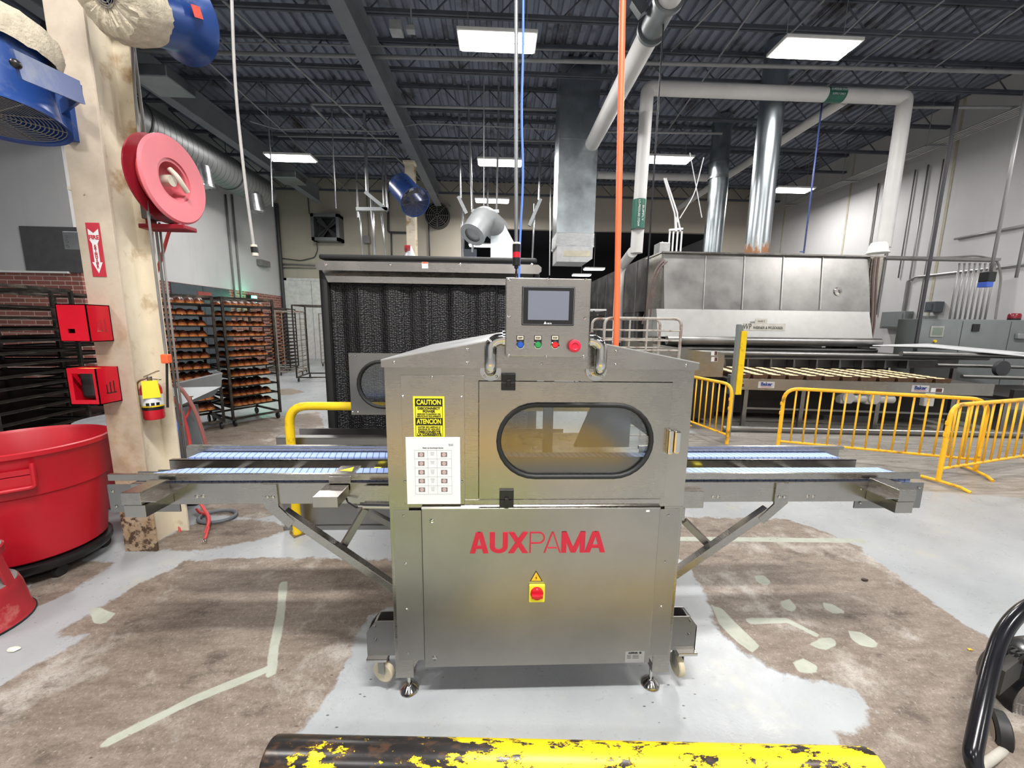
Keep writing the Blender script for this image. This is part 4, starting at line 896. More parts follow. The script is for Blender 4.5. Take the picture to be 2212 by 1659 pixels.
b = MB(); b.cyl((exc.x, exc.y, ez1-.005), (exc.x, exc.y, ez1+.03), .014, 12); b.bar((exc.x-.03, exc.y, ez1+.028), (exc.x+.08, exc.y-.02, ez1+.07), .016, .005); b.bar((exc.x-.03, exc.y, ez1+.022), (exc.x+.085, exc.y-.02, ez1+.012), .016, .005); b.tube([(exc.x-.01, exc.y-.01, ez1+.02), (exc.x-.05, exc.y-.04, ez1-.0), (exc.x-.045, exc.y-.045, ez1-.09)], .006, 8, fillet=.03); obj('valve_handle', b, SP, t)
# ------------------------------------------------------------------ red rolling bin
t = thing('trash_bin', 'big red round plastic bin on a black wheeled base, in front of the black racks', 'bin', (-2.90, 2.38, 0))
cb_ = V((-2.90, 2.38, 0)); R0, R1 = .30, .385
prof = [(0, .13), (R0-.03, .13), (R0, .15), (R0+.045, .55), (R0+.056, .56), (R0+.066, .76), (R1-.01, .78), (R1, .79), (R1, .815), (R1-.012, .82), (R1-.025, .80), (R0+.03, .5), (R0-.02, .17), (0, .16)]
b = MB(); b.lathe(prof, cb_, Z_, 56); body = obj('bin_body', b, REDD if False else RED, t)
for a_ in (-50, 130):
    a_ = math.radians(a_); n_ = V((math.cos(a_), math.sin(a_), 0)); d_ = V((-n_.y, n_.x, 0)); p = cb_+n_*(R1+.0)+Z_*.68
    b = MB(); b.tube([p-d_*.09+Z_*.075-n_*.01, p-d_*.09-Z_*.06+n_*.005, p+d_*.09-Z_*.06+n_*.005, p+d_*.09+Z_*.075-n_*.01], .012, 8, fillet=.02); b.bar(p-d_*.085+Z_*.03-n_*.012, p+d_*.085+Z_*.03-n_*.012, .03, .012, n_); b.bar(p-d_*.085-Z_*.025-n_*.02, p+d_*.085-Z_*.025-n_*.02, .03, .07, Z_)
    obj('grip', b, RED, body)
b = MB(); b.lathe([(0, .075), (R0+.01, .075), (R0+.02, .09), (R0+.02, .125), (R0+.005, .13), (0, .13)], cb_, Z_, 40); dl = obj('dolly', b, BLK, t)
for k in range(5):
    a_ = math.radians(-100+72*k); p = cb_+V((math.cos(a_), math.sin(a_), 0))*(R0-.03)
    b = MB(); b.cyl(p+V((-.012, 0, .035)), p+V((.012, 0, .035)), .035, 16); b.cyl(p+V((0, 0, .05)), p+V((0, 0, .08)), .012, 8); obj('dolly_caster', b, BLKR, dl)
# second darker red bin behind
b = MB(); b.lathe([(0, .0), (.26, .0), (.31, .66), (.34, .68), (.34, .70), (.32, .70), (.28, .1), (0, .08)], (-3.15, 3.35, .02), Z_, 36); o = obj('trash_bin', b, paint('dark_red_plastic', (150, 20, 40), .5)); tag(o, 'dark red bin half hidden between the cream column and the black racks', 'bin')
b = MB(); b.lathe([(.345, .0), (.345, .02), (.2, .035), (0, .05)], (-3.15, 3.35, .70), Z_, 30); obj('lid', b, paint('grey_lid', (140, 142, 146), .4), o)
# step stool bottom left
ps = V((-2.66, 1.83, 0)); t = thing('step_stool', 'round red metal step stool at the left edge of the view', 'stool', ps)
b = MB(); b.lathe([(.222, .012), (.215, .02), (.195, .17), (.185, .205), (.182, .21), (.180, .205), (.188, .16), (.21, .018)], ps, Z_, 40); obj('skirt', b, REDD, t)
b = MB(); b.lathe([(0, .20), (.18, .20), (.183, .205), (.18, .212), (0, .212)], ps, Z_, 36); obj('lower_tread', b, paint('dusty_grey_tread', (130, 126, 124), .8), t)
b = MB()
for k in range(4): a_ = math.radians(20+90*k); n_ = V((math.cos(a_), math.sin(a_), 0)); b.bar(ps+n_*.18+Z_*.2, ps+n_*.148+Z_*.37, .045, .012, n_)
b.lathe([(.158, .365), (.158, .40), (.15, .405), (.148, .37)], ps, Z_, 36); obj('upright_frame', b, REDD, t)
b = MB(); b.lathe([(0, .395), (.150, .395), (.150, .403), (0, .403)], ps, Z_, 36); obj('upper_tread', b, MC['dusty_grey_tread'], t)
b = MB(); b.lathe([(.222, .0), (.226, .012), (.20, .014), (.20, 0)], ps, Z_, 40); obj('rubber_ring', b, BLKR, t)
# ------------------------------------------------------------------ drum fans at the top left
def ring_grille(b, c, ax, R_, n, rw=.002, spokes=12):
    ax = V(ax).normalized(); u = ax.orthogonal().normalized(); v = ax.cross(u)
    for i in range(1, n+1):
        r_ = R_*i/n; b.tube([c+u*(r_*math.cos(2*math.pi*k/28))+v*(r_*math.sin(2*math.pi*k/28)) for k in range(28)], rw, 4, closed=True)
    for k in range(spokes): a_ = 2*math.pi*k/spokes; b.cyl(c+(u*math.cos(a_)+v*math.sin(a_))*R_*.08, c+(u*math.cos(a_)+v*math.sin(a_))*R_, rw*1.2, 4)
def drum_fan(label, pc, pb, R_, rb, fuzzy):
    pc, pb = V(pc), V(pb); ax = (pb-pc).normalized(); L_ = (pb-pc).length
    t = thing('drum_fan', label, 'fan', (pc+pb)/2)
    b = MB(); b.lathe([(R_, 0), (R_, L_*.62), (R_*1.03, L_*.74), (rb*.9, L_*.9), (rb, L_), (rb*1.02, L_+.006), (rb-.012, L_+.0), (R_*.99, L_*.72), (R_-.012, L_*.6), (R_-.012, 0)], pc, ax, 48); dr = obj('drum', b, BLUE, t)
    b = MB(); ring_grille(b, pb-ax*.01, ax, rb*.94, 16, .0022); obj('outlet_grille', b, GREYC, t)
    b = MB(); c_ = (pc+pb)/2; b.lathe([(0, 0), (.06, 0), (.06, .12), (0, .12)], c_-ax*.06, ax, 18); u = ax.orthogonal().normalized(); v = ax.cross(u)
    for k in range(5):
        a_ = 2*math.pi*k/5; d_ = u*math.cos(a_)+v*math.sin(a_); e_ = ax.cross(d_); b.quad([c_+d_*.05-e_*.03, c_+d_*(R_-.03)-e_*.06+ax*.03, c_+d_*(R_-.03)+e_*.06-ax*.03, c_+d_*.05+e_*.03], ax*.004)
    obj('blades', b, GREYC, t)
    return t, ax, dr
pc, pb = PY(243, -8, 2.35), PY(388, 36, 2.72)
t1, ax, dr = drum_fan('blue drum fan with shaggy beige filter cloth, high on the cream column', pc+(pb-pc)*.12, pb, .175, .235, True)
b = MB(); b.lathe([(.185, .14), (.195, .05), (.19, -.02), (.17, -.05), (.13, -.062), (.08, -.058), (.045, -.05), (.04, -.04)], pc+(pb-pc)*.02, ax, 72)
for v in b.b.verts: v.co += V((random.uniform(-1, 1), random.uniform(-1, 1), random.uniform(-1, 1)))*.005
obj('filter_cloth', b, FUZZ, t1); b = MB(); ring_grille(b, pc-ax*.05, ax, .055, 5, .002, 6); obj('inlet_grille', b, GREYC, t1)
ctr = pb-ax*.10; rad = (CAM-ctr); rad = (rad-ax*rad.dot(ax)).normalized(); rad = (rad+Z_*.25-ax*(Z_.dot(ax)*.25)).normalized(); pp = ctr+rad*.205; b = MB(); b.bar(pp-ax*.03, pp+ax*.03, .055, .004, rad); st_ = obj('orange_sticker', b, paint('sticker_orange_red', (240, 80, 60), .5), t1)
b = MB(); b.bar(ctr-ax*.12+Z_*.17, V((-2.36, 2.49, 3.55)), .05, .012); b.box((-2.42, 2.47, 3.45), (-2.34, 2.499, 3.65)); obj('wall_bracket', b, BLUE, t1)
pc2, pb2 = PY(-45, 62, 2.05), PY(-18, 250, 2.02)
t2, ax2, dr2 = drum_fan('blue drum fan tilted down, its wire mesh outlet showing, beside the cream column', pc2, pb2, .205, .245, False)
b = MB(); b.lathe([(.235, .10), (.25, .03), (.24, -.03), (.19, -.05), (.0, -.05)], pc2, ax2, 60)
for v in b.b.verts: v.co += V((random.uniform(-1, 1), random.uniform(-1, 1), random.uniform(-1, 1)))*.005
obj('filter_cloth', b, FUZZ, t2)
p0, p1 = PY(34, 138, 1.80), PY(175, 200, 2.22); b = MB(); b.bar(p0, p1, .012, .10, Z_); b.bar(p1, PY(130, 235, 2.50), .012, .07, Z_); b.box((cxa+.02, 2.47, p1.z-.12), (cxa+.09, 2.5, p1.z+.12)); obj('yoke_bracket', b, BLUE, t2)
b = MB(); b.sphere(p0, .018); obj('pivot_knob', b, BLK, t2)
# hose reel
pr = PX(352, 390, -2.17); t = thing('hose_reel', 'faded red hose reel mounted beside the cream column', 'hose reel', pr); Rf = .262
b = MB(); b.lathe([(.11, .065), (.13, .065), (.13, .075), (Rf*.95, .085), (Rf, .075), (Rf, .070), (Rf*.95, .078), (.13, .06)], pr, X_, 56)
b.lathe([(.11, .066), (.11, -.02), (.0, -.02)], pr, X_, 40); obj('front_flange', b, REEL, t)
b = MB(); b.lathe([(0, -.03), (.12, -.03), (.125, -.02), (Rf, -.015), (Rf, -.005), (.12, -.01), (.11, .06)], pr, X_, 56); obj('rear_flange', b, REELD, t)
b = MB(); b.lathe([(.19, -.0), (.19, .06)], pr, X_, 40); obj('coiled_hose', b, REDH, t)
b = MB(); b.cyl(pr-X_*.02, pr+X_*.06, .035, 16); b.tube([pr+V((.05, 0, .07)), pr+V((.09, 0, .03)), pr+V((.10, .03, -.02)), pr+V((.10, .06, -.05))], .016, 10, fillet=.03); obj('swivel_fitting', b, paint('swivel_cream', (200, 195, 180), .4), t)
b = MB(); e0 = pr+V((-.1, 0, -Rf-.0)); b.box((e0.x-.05, pr.y-.05, pr.z-Rf-.045), (pr.x+.14, pr.y+.06, pr.z-Rf-.015), .006); b.bar((pr.x-.11, pr.y, pr.z-Rf-.03), (pr.x-.11, pr.y, pr.z), .06, .012, X_); b.bar((pr.x-.11, pr.y, pr.z), (cxb-.02, 2.74, pr.z), .02, .08); obj('mount_frame', b, REELD, t)
obj('hanging_hose', MB().tube([pr+V((.05, 0, -Rf)), PY(368, 490, 2.95), PY(345, 570, 2.95), PY(320, 640, 2.95), PY(312, 700, 2.92), PY(318, 770, 2.9), PY(345, 830, 2.95), PY(392, 880, 2.95), PY(410, 950, 2.95), PY(420, 1060, 2.9), PY(440, 1100, 2.85), PY(455, 1120, 2.8), PY(440, 1162, 2.72)], .011, 8, fillet=.1), REDH, t)
# hoses on the wash basin / floor
for nm, lab, mt, r_, pts in (
    ('hose', 'brown rubber hose arching from the column down behind the left belts', BRNH, .013, [(345, 830, 3.0), (385, 830, 3.0), (420, 880, 3.0), (440, 940, 3.0), (455, 1000, 3.0)]),
    ('hose', 'thick grey hose hanging along the right side of the cream column', GRYH, .017, [(338, 740, 2.85), (345, 800, 2.85), (365, 880, 2.85), (372, 960, 2.85), (368, 1010, 2.8), (372, 1080, 2.75)]),
    ('hose', 'blue hose hanging below the grey basin', BLUEH, .009, [(368, 872, 3.02), (375, 900, 3.02), (392, 940, 3.0), (396, 985, 3.0), (396, 1060, 2.95)]),
    ('hose', 'thin red hose crossing in front of the grey basin', REDH, .008, [(410, 860, 3.05), (412, 885, 3.05), (395, 915, 3.02), (378, 925, 3.02), (380, 990, 2.95), (385, 1060, 2.9), (388, 1150, 2.75)])):
    o = obj(nm, MB().tube([PY(*p) for p in pts], r_, 8, fillet=.15), mt); tag(o, lab, 'hose')
q = PZ(470, 1115, .02); b = MB(); b.tube([q+V((.13*math.cos(a), .10*math.sin(a), .0)) for a in [2*math.pi*k/24 for k in range(24)]], .014, 8, closed=True); o = obj('coiled_floor_hose', b, GRYH); tag(o, 'loop of grey hose lying on the floor under the left belts', 'hose')
o = obj('red_floor_hose', MB().tube([PZ(425, 1100, .03), PZ(432, 1108, .02), PZ(448, 1112, .04), PZ(450, 1140, .03), PZ(443, 1165, .012)], .010, 8, fillet=.04), REDH); tag(o, 'short red hose end with a metal tip on the floor under the left belts', 'hose')
obj('metal_tip', MB().cyl(PZ(443, 1165, .012), PZ(441, 1172, .012), .011, 8), SP, o)
# grey wash basin
t = thing('wash_basin', 'grey steel wash basin with a tall back, in front of the full bread racks', 'basin', (-2.75, 3.4, 0))
b = MB(); P_ = [PY(480, 806, 3.35), PY(478, 835, 3.35), PY(462, 855, 3.35), PY(380, 880, 3.1), PY(340, 880, 3.1), PY(340, 838, 3.1)]
b.quad(P_, (-.01, .012, 0)); b.quad([PY(480, 806, 3.35), PY(340, 838, 3.1), PY(335, 836, 3.35), PY(470, 806, 3.6)], (0, 0, -.008)); b.quad([PY(480, 806, 3.35), PY(462, 855, 3.35), PY(440, 850, 3.8), PY(462, 800, 3.8)], (0, .01, 0)); obj('basin', b, paint('basin_grey', (124, 128, 130), .45, .3, .08), t)
b = MB(); a, c = PY(352, 880, 3.15), PY(409, 975, 3.15); b.box((a.x, 3.15, .02), (c.x, 3.3, a.z), .004); obj('pedestal', b, paint('basin_grey', (124, 128, 130), .45, .3, .08), t)
b = MB()
for px_ in (372, 412): q = PY(px_, 862, 3.08); b.cyl(q-Z_*.01, q+Z_*.02, .008, 8); b.bar(q+V((-.02, 0, .02)), q+V((.02, 0, .02)), .006, .006)
obj('taps', b, paint('brass_tap', (120, 100, 60), .4, .8), t)
# hanging cords
t = thing('power_cord', 'thin grey power cord hanging on the far left with an orange connector', 'cord', PY(350, 780, 2.6))
obj('cable', MB().tube([PY(280, -200, 2.7), PY(285, 120, 2.7), PY(300, 300, 2.65), PY(325, 500, 2.6), PY(345, 660, 2.6), PY(358, 765, 2.6)], .0075, 8, fillet=.3), GREYC, t)
q = PY(358, 765, 2.6); b = MB(); b.box((q.x-.022, q.y-.02, q.z-.06), (q.x+.022, q.y+.02, q.z), .006); obj('orange_connector', b, ORNG, t); obj('lower_cable', MB().tube([q-Z_*.06, PY(361, 830, 2.6), PY(362, 880, 2.6)], .007, 8, fillet=.1), BLKR, t)
t = thing('power_cord', 'pale grey power cord hanging from the ceiling with a black and cream socket end', 'cord', PY(550, 550, 2.8))
obj('cable', MB().tube([PY(497, -250, 2.8), PY(500, 0, 2.8), PY(508, 200, 2.8), PY(530, 400, 2.8), PY(548, 530, 2.8)], .009, 8, fillet=.3), paint('cable_light_grey', (168, 166, 164), .5), t)
q0, q1, q2, q3 = PY(548, 529, 2.8), PY(549, 534, 2.8), PY(551, 546, 2.8), PY(552, 553, 2.8); b = MB(); b.cyl(q0, q1, .02, 12); b.cyl(q2, q3, .019, 12); obj('socket_ends', b, paint('socket_cream', (210, 205, 190), .5), t); obj('socket_body', MB().cyl(q1, q2, .022, 12), BLK, t)
for x0_, y0_, x1_, y1_, Yd, r_, m_, nm, lab in ((1349, -200, 1331, 742, 2.62, .0195, ORNG, 'orange_drop_hose', 'thick bright orange hose dropping from the ceiling behind the control panel'),
    (1131, -200, 1121, 600, 1.95, .0055, BLUEH, 'blue_air_tube', 'thin blue air tube dropping from the ceiling behind the stack light'),
    (1115, -200, 1115, 532, 1.85, .0085, GALVD, 'conduit_drop', 'thin grey metal conduit dropping from the ceiling to the stack light')):
    p0, p1 = PY(x0_, y0_, Yd), PY(x1_, y1_, Yd)
    if nm == 'blue_air_tube': pts = [p0, PY(1130, 120, Yd), PY(1126, 250, Yd), PY(1131, 380, Yd), PY(1124, 500, Yd), p1, V((p1.x, p1.y, 1.5))]
    elif nm == 'conduit_drop': pts = [p0, p1]
    else: pts = [p0, p1, V((p1.x, p1.y, 1.2))]
    o = obj(nm, MB().tube(pts, r_, 10, fillet=.2), m_); tag(o, lab, 'conduit' if 'conduit' in nm else 'hose')
# ------------------------------------------------------------------ foreground pipe barrier
s = NT('chipped_yellow_on_black'); v = s.coord((1, 2.2, 2.2)); n = s.noise(v, 7, 8, .72); geo = s.n('ShaderNodeTexCoord'); sx_ = s.n('ShaderNodeSeparateXYZ'); s.l(geo.outputs['Object'], sx_.inputs[0])
thr = s.math('ADD', n, s.mr(sx_.outputs[0], -.75, -.1, -.12, .03)); fy = s.mr(thr, .47, .485)
cc = s.mix(s.mr(s.noise(v, 20, 4, .6), .5, .62), col(34, 32, 32), col(70, 52, 40)); cc = s.mix(fy, cc, col(240, 205, 20)); s.set(Base_Color=cc, Roughness=s.mr(fy, 0, 1, .28, .42)); s.bump(fy, .5, .003)
a, c = PY(572, 1650, 1.13), PY(1900, 1678, 1.13)
zc1 = .16; a = PZ(583, 1640, zc1); c = PZ(1890, 1668, zc1); b = MB(); dr_ = (c-a).normalized(); rr = .062
b.tube([a-dr_*.001, a, a+dr_*.008, c-dr_*.008, c, c+dr_*.001], rr, 32, rs=[rr*.86, rr*.96, rr, rr, rr*.96, rr*.86]); o = obj('barrier_pipe', b, s.m); tag(o, 'thick black pipe rail with chipped yellow paint across the bottom of the view', 'rail')
b = MB()
for f in (.12, .88): q = a.lerp(c, f); b.cyl((q.x, q.y, 0), (q.x, q.y, zc1-.03), .045, 20)
obj('rail_post', b, s.m, o)
# ------------------------------------------------------------------ floor fan, bottom right
BP = paint('black_gloss_tube', (26, 26, 30), .18, .2, .15)
t = thing('floor_fan', 'black barrel floor fan in a tube frame, cut off at the bottom right corner', 'fan', PZ(2170, 1700))
Yf = 1.12
pts = [PY(2260, 1290, 1.35), PY(2205, 1318, 1.30), PY(2165, 1365, 1.25), PY(2140, 1440, 1.18), PY(2120, 1530, 1.10), PY(2098, 1640, 1.02), PY(2120, 1690, 1.0), PY(2240, 1720, 1.1)]
obj('tube_frame', MB().tube(pts, .024, 18, fillet=.08), BP, t)
fc = PY(2325, 1540, 1.25); axf = V((-.42, -.90, .05)).normalized(); b = MB(); b.lathe([(.215, -.03), (.225, 0), (.225, .16), (.215, .18), (.205, .17), (.205, 0)], fc-axf*.12, axf, 56); obj('fan_drum', b, BP, t)
b = MB(); ring_grille(b, fc+axf*.055, axf, .205, 18, .002, 8); obj('wire_grille', b, GREYC, t)
b = MB(); b.bar(PY(2152, 1470, 1.2), PY(2195, 1435, 1.28), .03, .10); obj('hinge_bracket', b, paint('worn_black_steel', (60, 58, 56), .5, .4), t)
b = MB(); b.tube([PY(2175, 1400, 1.3)+V((.02*math.cos(k*1.1), .012*k*.2-.1, .02*math.sin(k*1.1))) for k in range(50)], .004, 6); obj('coiled_cord', b, BLKR, t)
wc = PY(2160, 1578, 1.2); b = MB(); b.lathe([(0, -.02), (.03, -.02), (.055, -.022), (.07, -.015), (.07, .015), (.055, .022), (.03, .02), (0, .02)], wc, (.75, -.6, .1), 28); obj('transport_wheel', b, BLKR, t)
b = MB(); b.lathe([(0, .023), (.035, .021), (.048, .024)], wc, (.75, -.6, .1), 24); b.lathe([(0, -.023), (.035, -.021), (.048, -.024)], wc, (.75, -.6, .1), 24); obj('wheel_hub', b, paint('dusty_hub', (150, 140, 122), .7), t)
obj('axle', MB().cyl(PY(2112, 1662, 1.05), PY(2190, 1605, 1.2), .014, 14), paint('dusty_axle', (176, 172, 162), .6), t)
# debris
for (x, y, r_, lab, m_, nm) in ((1868, 1254, .016, 'small charred bread crust lying on the worn floor at right', paint('charred_crumb', (50, 34, 26), .7), 'bread_crust'), (1758, 967, .03, 'crumpled paper scrap on the floor between the yellow barriers', PAPER, 'paper_scrap'),
                           (2095, 1404, .009, 'small yellow scrap on the worn floor near the floor fan', paint('scrap_yellow', (240, 180, 40), .5), 'scrap'), (30, 1405, .02, 'small cream peel on the floor near the red stool', paint('peel_cream', (230, 225, 205), .6), 'scrap')):
    q = PZ(x, y, .0); b = MB(); b.sphere((q.x, q.y, r_*.35), r_, 1.3, .8, .4, 10)
    for v in b.b.verts: v.co.x += random.uniform(-.15, .15)*r_; v.co.y += random.uniform(-.15, .15)*r_
    tag(obj(nm, b, m_), lab, 'debris')
# ------------------------------------------------------------------ bread racks
LOAF = None
def loaf_mesh():
    b = MB(); b.sphere((0, 0, 0), 1, seg=14)
    for v in b.b.verts:
        x, y, z = v.co; v.co = V((x*.058, y*.135*(1-.12*abs(z)), max(z, -.25)*.070+.0175))
    return b
LROOT = obj('bread_loaf', loaf_mesh(), BREAD); tag(LROOT, 'x', 'bread')
used_loaf = [False]
def loaf(p, rz, sc_, label, group):
    if not used_loaf[0]: o = LROOT; used_loaf[0] = True
    else: o = LROOT.copy(); C.objects.link(o)
    o.location = V(p); o.rotation_euler = (0, 0, rz); o.scale = (sc_, sc_, sc_*random.uniform(.9, 1.1)); o['label'] = label; o['group'] = group; return o
def rack_mesh(parent, w_, d_, h, levels, mat, rail=True):
    r = .015
    for x in (0, w_):
        for y in (0, d_): b = MB(); b.box((x-r, y-r, .10), (x+r, y+r, h)); obj('upright', b, mat, parent)
    b = MB()
    for z in (h, .12):
        for y in (0, d_): b.box((0, y-r, z-.015), (w_, y+r, z+.015))
        for x in (0, w_): b.box((x-r, 0, z-.015), (x+r, d_, z+.015))
    split_obj('frame_rail', b, mat, parent)
    b = MB()
    for z in levels:
        for x in (.0, w_): s_ = 1 if x == 0 else -1; b.box((x, 0, z-.02), (x+s_*.03, d_, z-.014))
    split_obj('shelf_runner', b, mat, parent)
    for x in (.03, w_-.03):
        for y in (.03, d_-.03): b = MB(); b.cyl((x-.012, y, .05), (x+.012, y, .05), .05, 14); b.cyl((x, y, .07), (x, y, .11), .012, 6); obj('caster', b, BLKR, parent)
def tray_mesh(w_, d_):
    b = MB(); b.box((.02, 0, 0), (w_-.02, d_, .004)); 
    for q in ((.02, 0, w_-.02, .006), (.02, d_-.006, w_-.02, d_), (.02, 0, .026, d_), (w_-.026, 0, w_-.02, d_)): b.box((q[0], q[1], .004), (q[2], q[3], .022))
    return b
def rack(org, rz, w_, d_, h, n, z0, dz, label, nx, ny, tray_label, loaf_label, group, mat=RACKM, trays=True, trmat=TRAYM):
    Rm = Matrix.Rotation(rz, 3, 'Z'); org = V(org)
    t = thing('bread_rack', label, 'rack', (0, 0, 0)); lv = [z0+dz*i for i in range(n)]; rack_mesh(t, w_, d_, h, lv, mat)
    t.location = org; t.rotation_euler = (0, 0, rz)
    tp = None; names = ['bottom', 'second', 'third', 'fourth', 'fifth', 'sixth', 'seventh', 'eighth', 'ninth', 'tenth', 'eleventh', 'twelfth', 'thirteenth', 'fourteenth', 'fifteenth', 'sixteenth', 'seventeenth', 'eighteenth']
    if not trays: return t
    for i, z in enumerate(lv):
        lo = names[i]+(' from the bottom' if i else '')
        if tp is None: tp = obj('baking_tray', tray_mesh(w_, d_), trmat); tp['label'] = ''; tp['category'] = 'tray'; o = tp; oo = tp.location.copy(); 
        else: o = tp.copy(); C.objects.link(o)
        o.location = org+Rm@(oo+V((0, 0, z-.016))); o.rotation_euler = (0, 0, rz); o['label'] = tray_label % lo; o['group'] = 'trays on the '+group
        for a_ in range(nx):
            for c_ in range(ny):
                p = org+Rm@V((.07+(w_-.14)*(a_+.5)/nx, .15+.27*c_+random.uniform(-.012, .012), z-.006))
                loaf(p, rz+random.uniform(-.06, .06), random.uniform(.92, 1.06)*min(1.08, (w_-.12)/nx/.098), loaf_label % lo, 'loaves on the '+group+' '+lo)
    return t
rack((-4.47, 5.03, 0), math.radians(48), .76, .72, 1.88, 11, .30, .148, 'tall bread rack directly right of the cream column, behind the grey basin', 6, 2,
     'dark tray in the rack behind the grey basin, %s', 'golden loaf in the rack behind the grey basin, tray %s', 'rack behind the basin')
rack((-3.90, 5.70, 0), math.radians(57), .68, .72, 1.88, 11, .30, .148, 'tall rack full of bread, right one of the near pair', 6, 2,
     'dark tray in the rack just left of the curtain, %s', 'golden loaf in the rack just left of the curtain, tray %s', 'right rack of the near pair')
rack((-7.25, 12.3, 0), .15, .70, .72, 1.96, 15, .25, .112, 'full bread rack further back, seen between the near racks and the empty one', 2, 1,
     'tray in the farther full rack, %s', 'loaf in the farther full rack, tray %s', 'farther full rack')
rack((-5.25, 10.2, 0), .12, .80, .9, 1.98, 12, .25, .14, 'empty dark rack standing beside the curtain enclosure', 0, 0, '', '', '', trays=False)
rack((-6.3, 14.0, 0), .1, .66, .8, 1.86, 12, .25, .13, 'empty grey rack far back in front of the white door', 0, 0, '', '', '', mat=RACKS, trays=False)
rack((-6.35, 11.4, 0), .3, .62, .8, 1.86, 12, .3, .125, 'grey wire rack half hidden behind the near pair of bread racks', 0, 0, '', '', '', mat=RACKS, trays=False)
for org, rz_, lab, gl in (((-5.35, 3.55, 0), .12, 'dark rack of empty trays beside the red bin, nearest on the left', 'dark rack nearest the red bin'), ((-6.0, 4.75, 0), .12, 'dark rack of empty trays half hidden behind the cream column', 'dark rack behind the column'),
    ((-6.15, 3.4, 0), .12, 'dark rack of empty trays at the left edge of the view', 'dark rack at the left edge')):
    rack(org, rz_, .74, .9, 1.86, 14, .22, .112, lab, 0, 0, 'empty blackened tray in the '+gl+', %s', '', gl)
# ------------------------------------------------------------------ left wall details
o = obj('grey_wall_panel', MB().box(PY(40, 488, 8.97), V((PY(180, 588, 8.97).x, 8.998, PY(100, 588, 8.97).z))), paint('dark_grey_panel', (84, 84, 86), .6)); tag(o, 'large flat dark grey panel on the white wall behind the left column', 'panel')
a, c = PX(366, 609, LX+.03), PX(492, 622, LX+.03); b = MB(); b.box((LX+.02, a.y, 0), (LX+.06, (a.y+c.y)/2-.01, a.z)); b.box((LX+.02, (a.y+c.y)/2+.01, 0), (LX+.06, c.y, a.z)); struct('door_1', b, paint('dark_blue_grey_door', (72, 78, 86), .5))
q = PX(443, 637, LX+.07); b = MB(); b.box((LX+.06, q.y-.28, q.z-.09), (LX+.07, q.y+.28, q.z+.09)); o = obj('exit_plate', b, paint('sign_dull_red', (150, 60, 60), .5)); tag(o, 'small red rectangular sign on the dark double door', 'sign')
t = thing('signal_light', 'glowing green twin signal light near the far left corner', 'signal light', PX(550, 655, LX+.2))
for y in (643, 653): q = PX(549, y, LX+.25); b = MB(); b.box((q.x-.05, q.y-.09, q.z-.07), (q.x+.05, q.y+.09, q.z+.07), .01); obj('green_lens', b, emit('green_signal', (60, 255, 190), 6), t)
b = MB(); b.box((LX+.016, PX(549, 650, LX+.2).y-.15, PX(549, 660, LX+.2).z), (LX+.19, PX(549, 650, LX+.2).y+.15, PX(549, 638, LX+.2).z)); obj('back_box', b, BLK, t)
ld = bpy.data.lights.new('green_glow', 'POINT'); ld.energy = 14; ld.color = (.1, 1, .55); ld.shadow_soft_size = .06; lo = bpy.data.objects.new('green_glow', ld); C.objects.link(lo); lo.location = PX(549, 648, LX+.45)-t.location; lo.parent = t
a, c = PY(621, 606, 16.98), PY(735, 800, 16.98); b = MB(); b.box((a.x, 16.92, 0), ((a.x+c.x)/2-.01, 16.98, a.z)); b.box(((a.x+c.x)/2+.01, 16.92, 0), (c.x, 16.98, a.z)); b.box((a.x-.12, 16.9, 0), (a.x, 16.99, a.z+.1)); b.box((a.x-.12, 16.9, a.z), (c.x+.1, 16.99, a.z+.1)); struct('door_2', b, paint('white_door', (205, 202, 202), .5))
for x, y0_, y1_ in ((487, 420, 640), (501, 420, 640)):
    p0, p1 = PX(x, y0_, LX+.05), PX(x, y1_, LX+.05); o = obj('wall_conduit', MB().cyl((LX+.05, p0.y, p1.z-1), (LX+.05, p0.y, p0.z), .03, 8), GREYC); tag(o, 'dark vertical conduit on the left wall above the bread racks', 'conduit', 'twin conduits on the left wall')
p0 = PY(592, 440, 16.9); o = obj('corner_pipe', MB().cyl((p0.x+.1, 16.88, 0), (p0.x+.1, 16.88, p0.z), .07, 10), DARKP); tag(o, 'thick dark vertical pipe in the far left corner of the room', 'pipe')
# spiral duct
s = NT('spiral_duct_metal'); geo = s.n('ShaderNodeNewGeometry'); sp4 = s.n('ShaderNodeSeparateXYZ'); s.l(geo.outputs['Position'], sp4.inputs[0]); fr = s.math('FRACT', s.math('MULTIPLY', s.math('ADD', sp4.outputs[1], s.math('MULTIPLY', sp4.outputs[2], .2)), 6)); rdg = s.mr(fr, .06, .12)
s.set(Base_Color=s.mix(rdg, col(90, 92, 92), col(142, 145, 146)), Metallic=.8, Roughness=.5); s.bump(rdg, .4, .006); SPI = s.m
dz = 5.85; t = thing('spiral_duct', 'long round spiral air duct high along the left wall', 'duct', (-7.95, 10, dz))
b = MB(); b.cyl((-7.95, 1.0, dz), (-7.95, 14.1, dz), .45, 40); b.sphere((-7.95, 14.1, dz), .45, 1, .25, 1, 32); obj('duct_tube', b, SPI, t)
for x, y, lab in ((411, 378, ''), (552, 437, '')):
    q = PZ(x, y, dz-.55); b = MB(); yy = q.y; b.cyl((-7.75, yy, dz-.35), (-7.70, yy, dz-.82), .23, 28); b.lathe([(.235, 0), (.235, .03)], (-7.69, yy, dz-.84), Z_, 28); obj('outlet_collar', b, paint('shiny_collar', (176, 178, 180), .25, .9, .1), t)
b = MB()
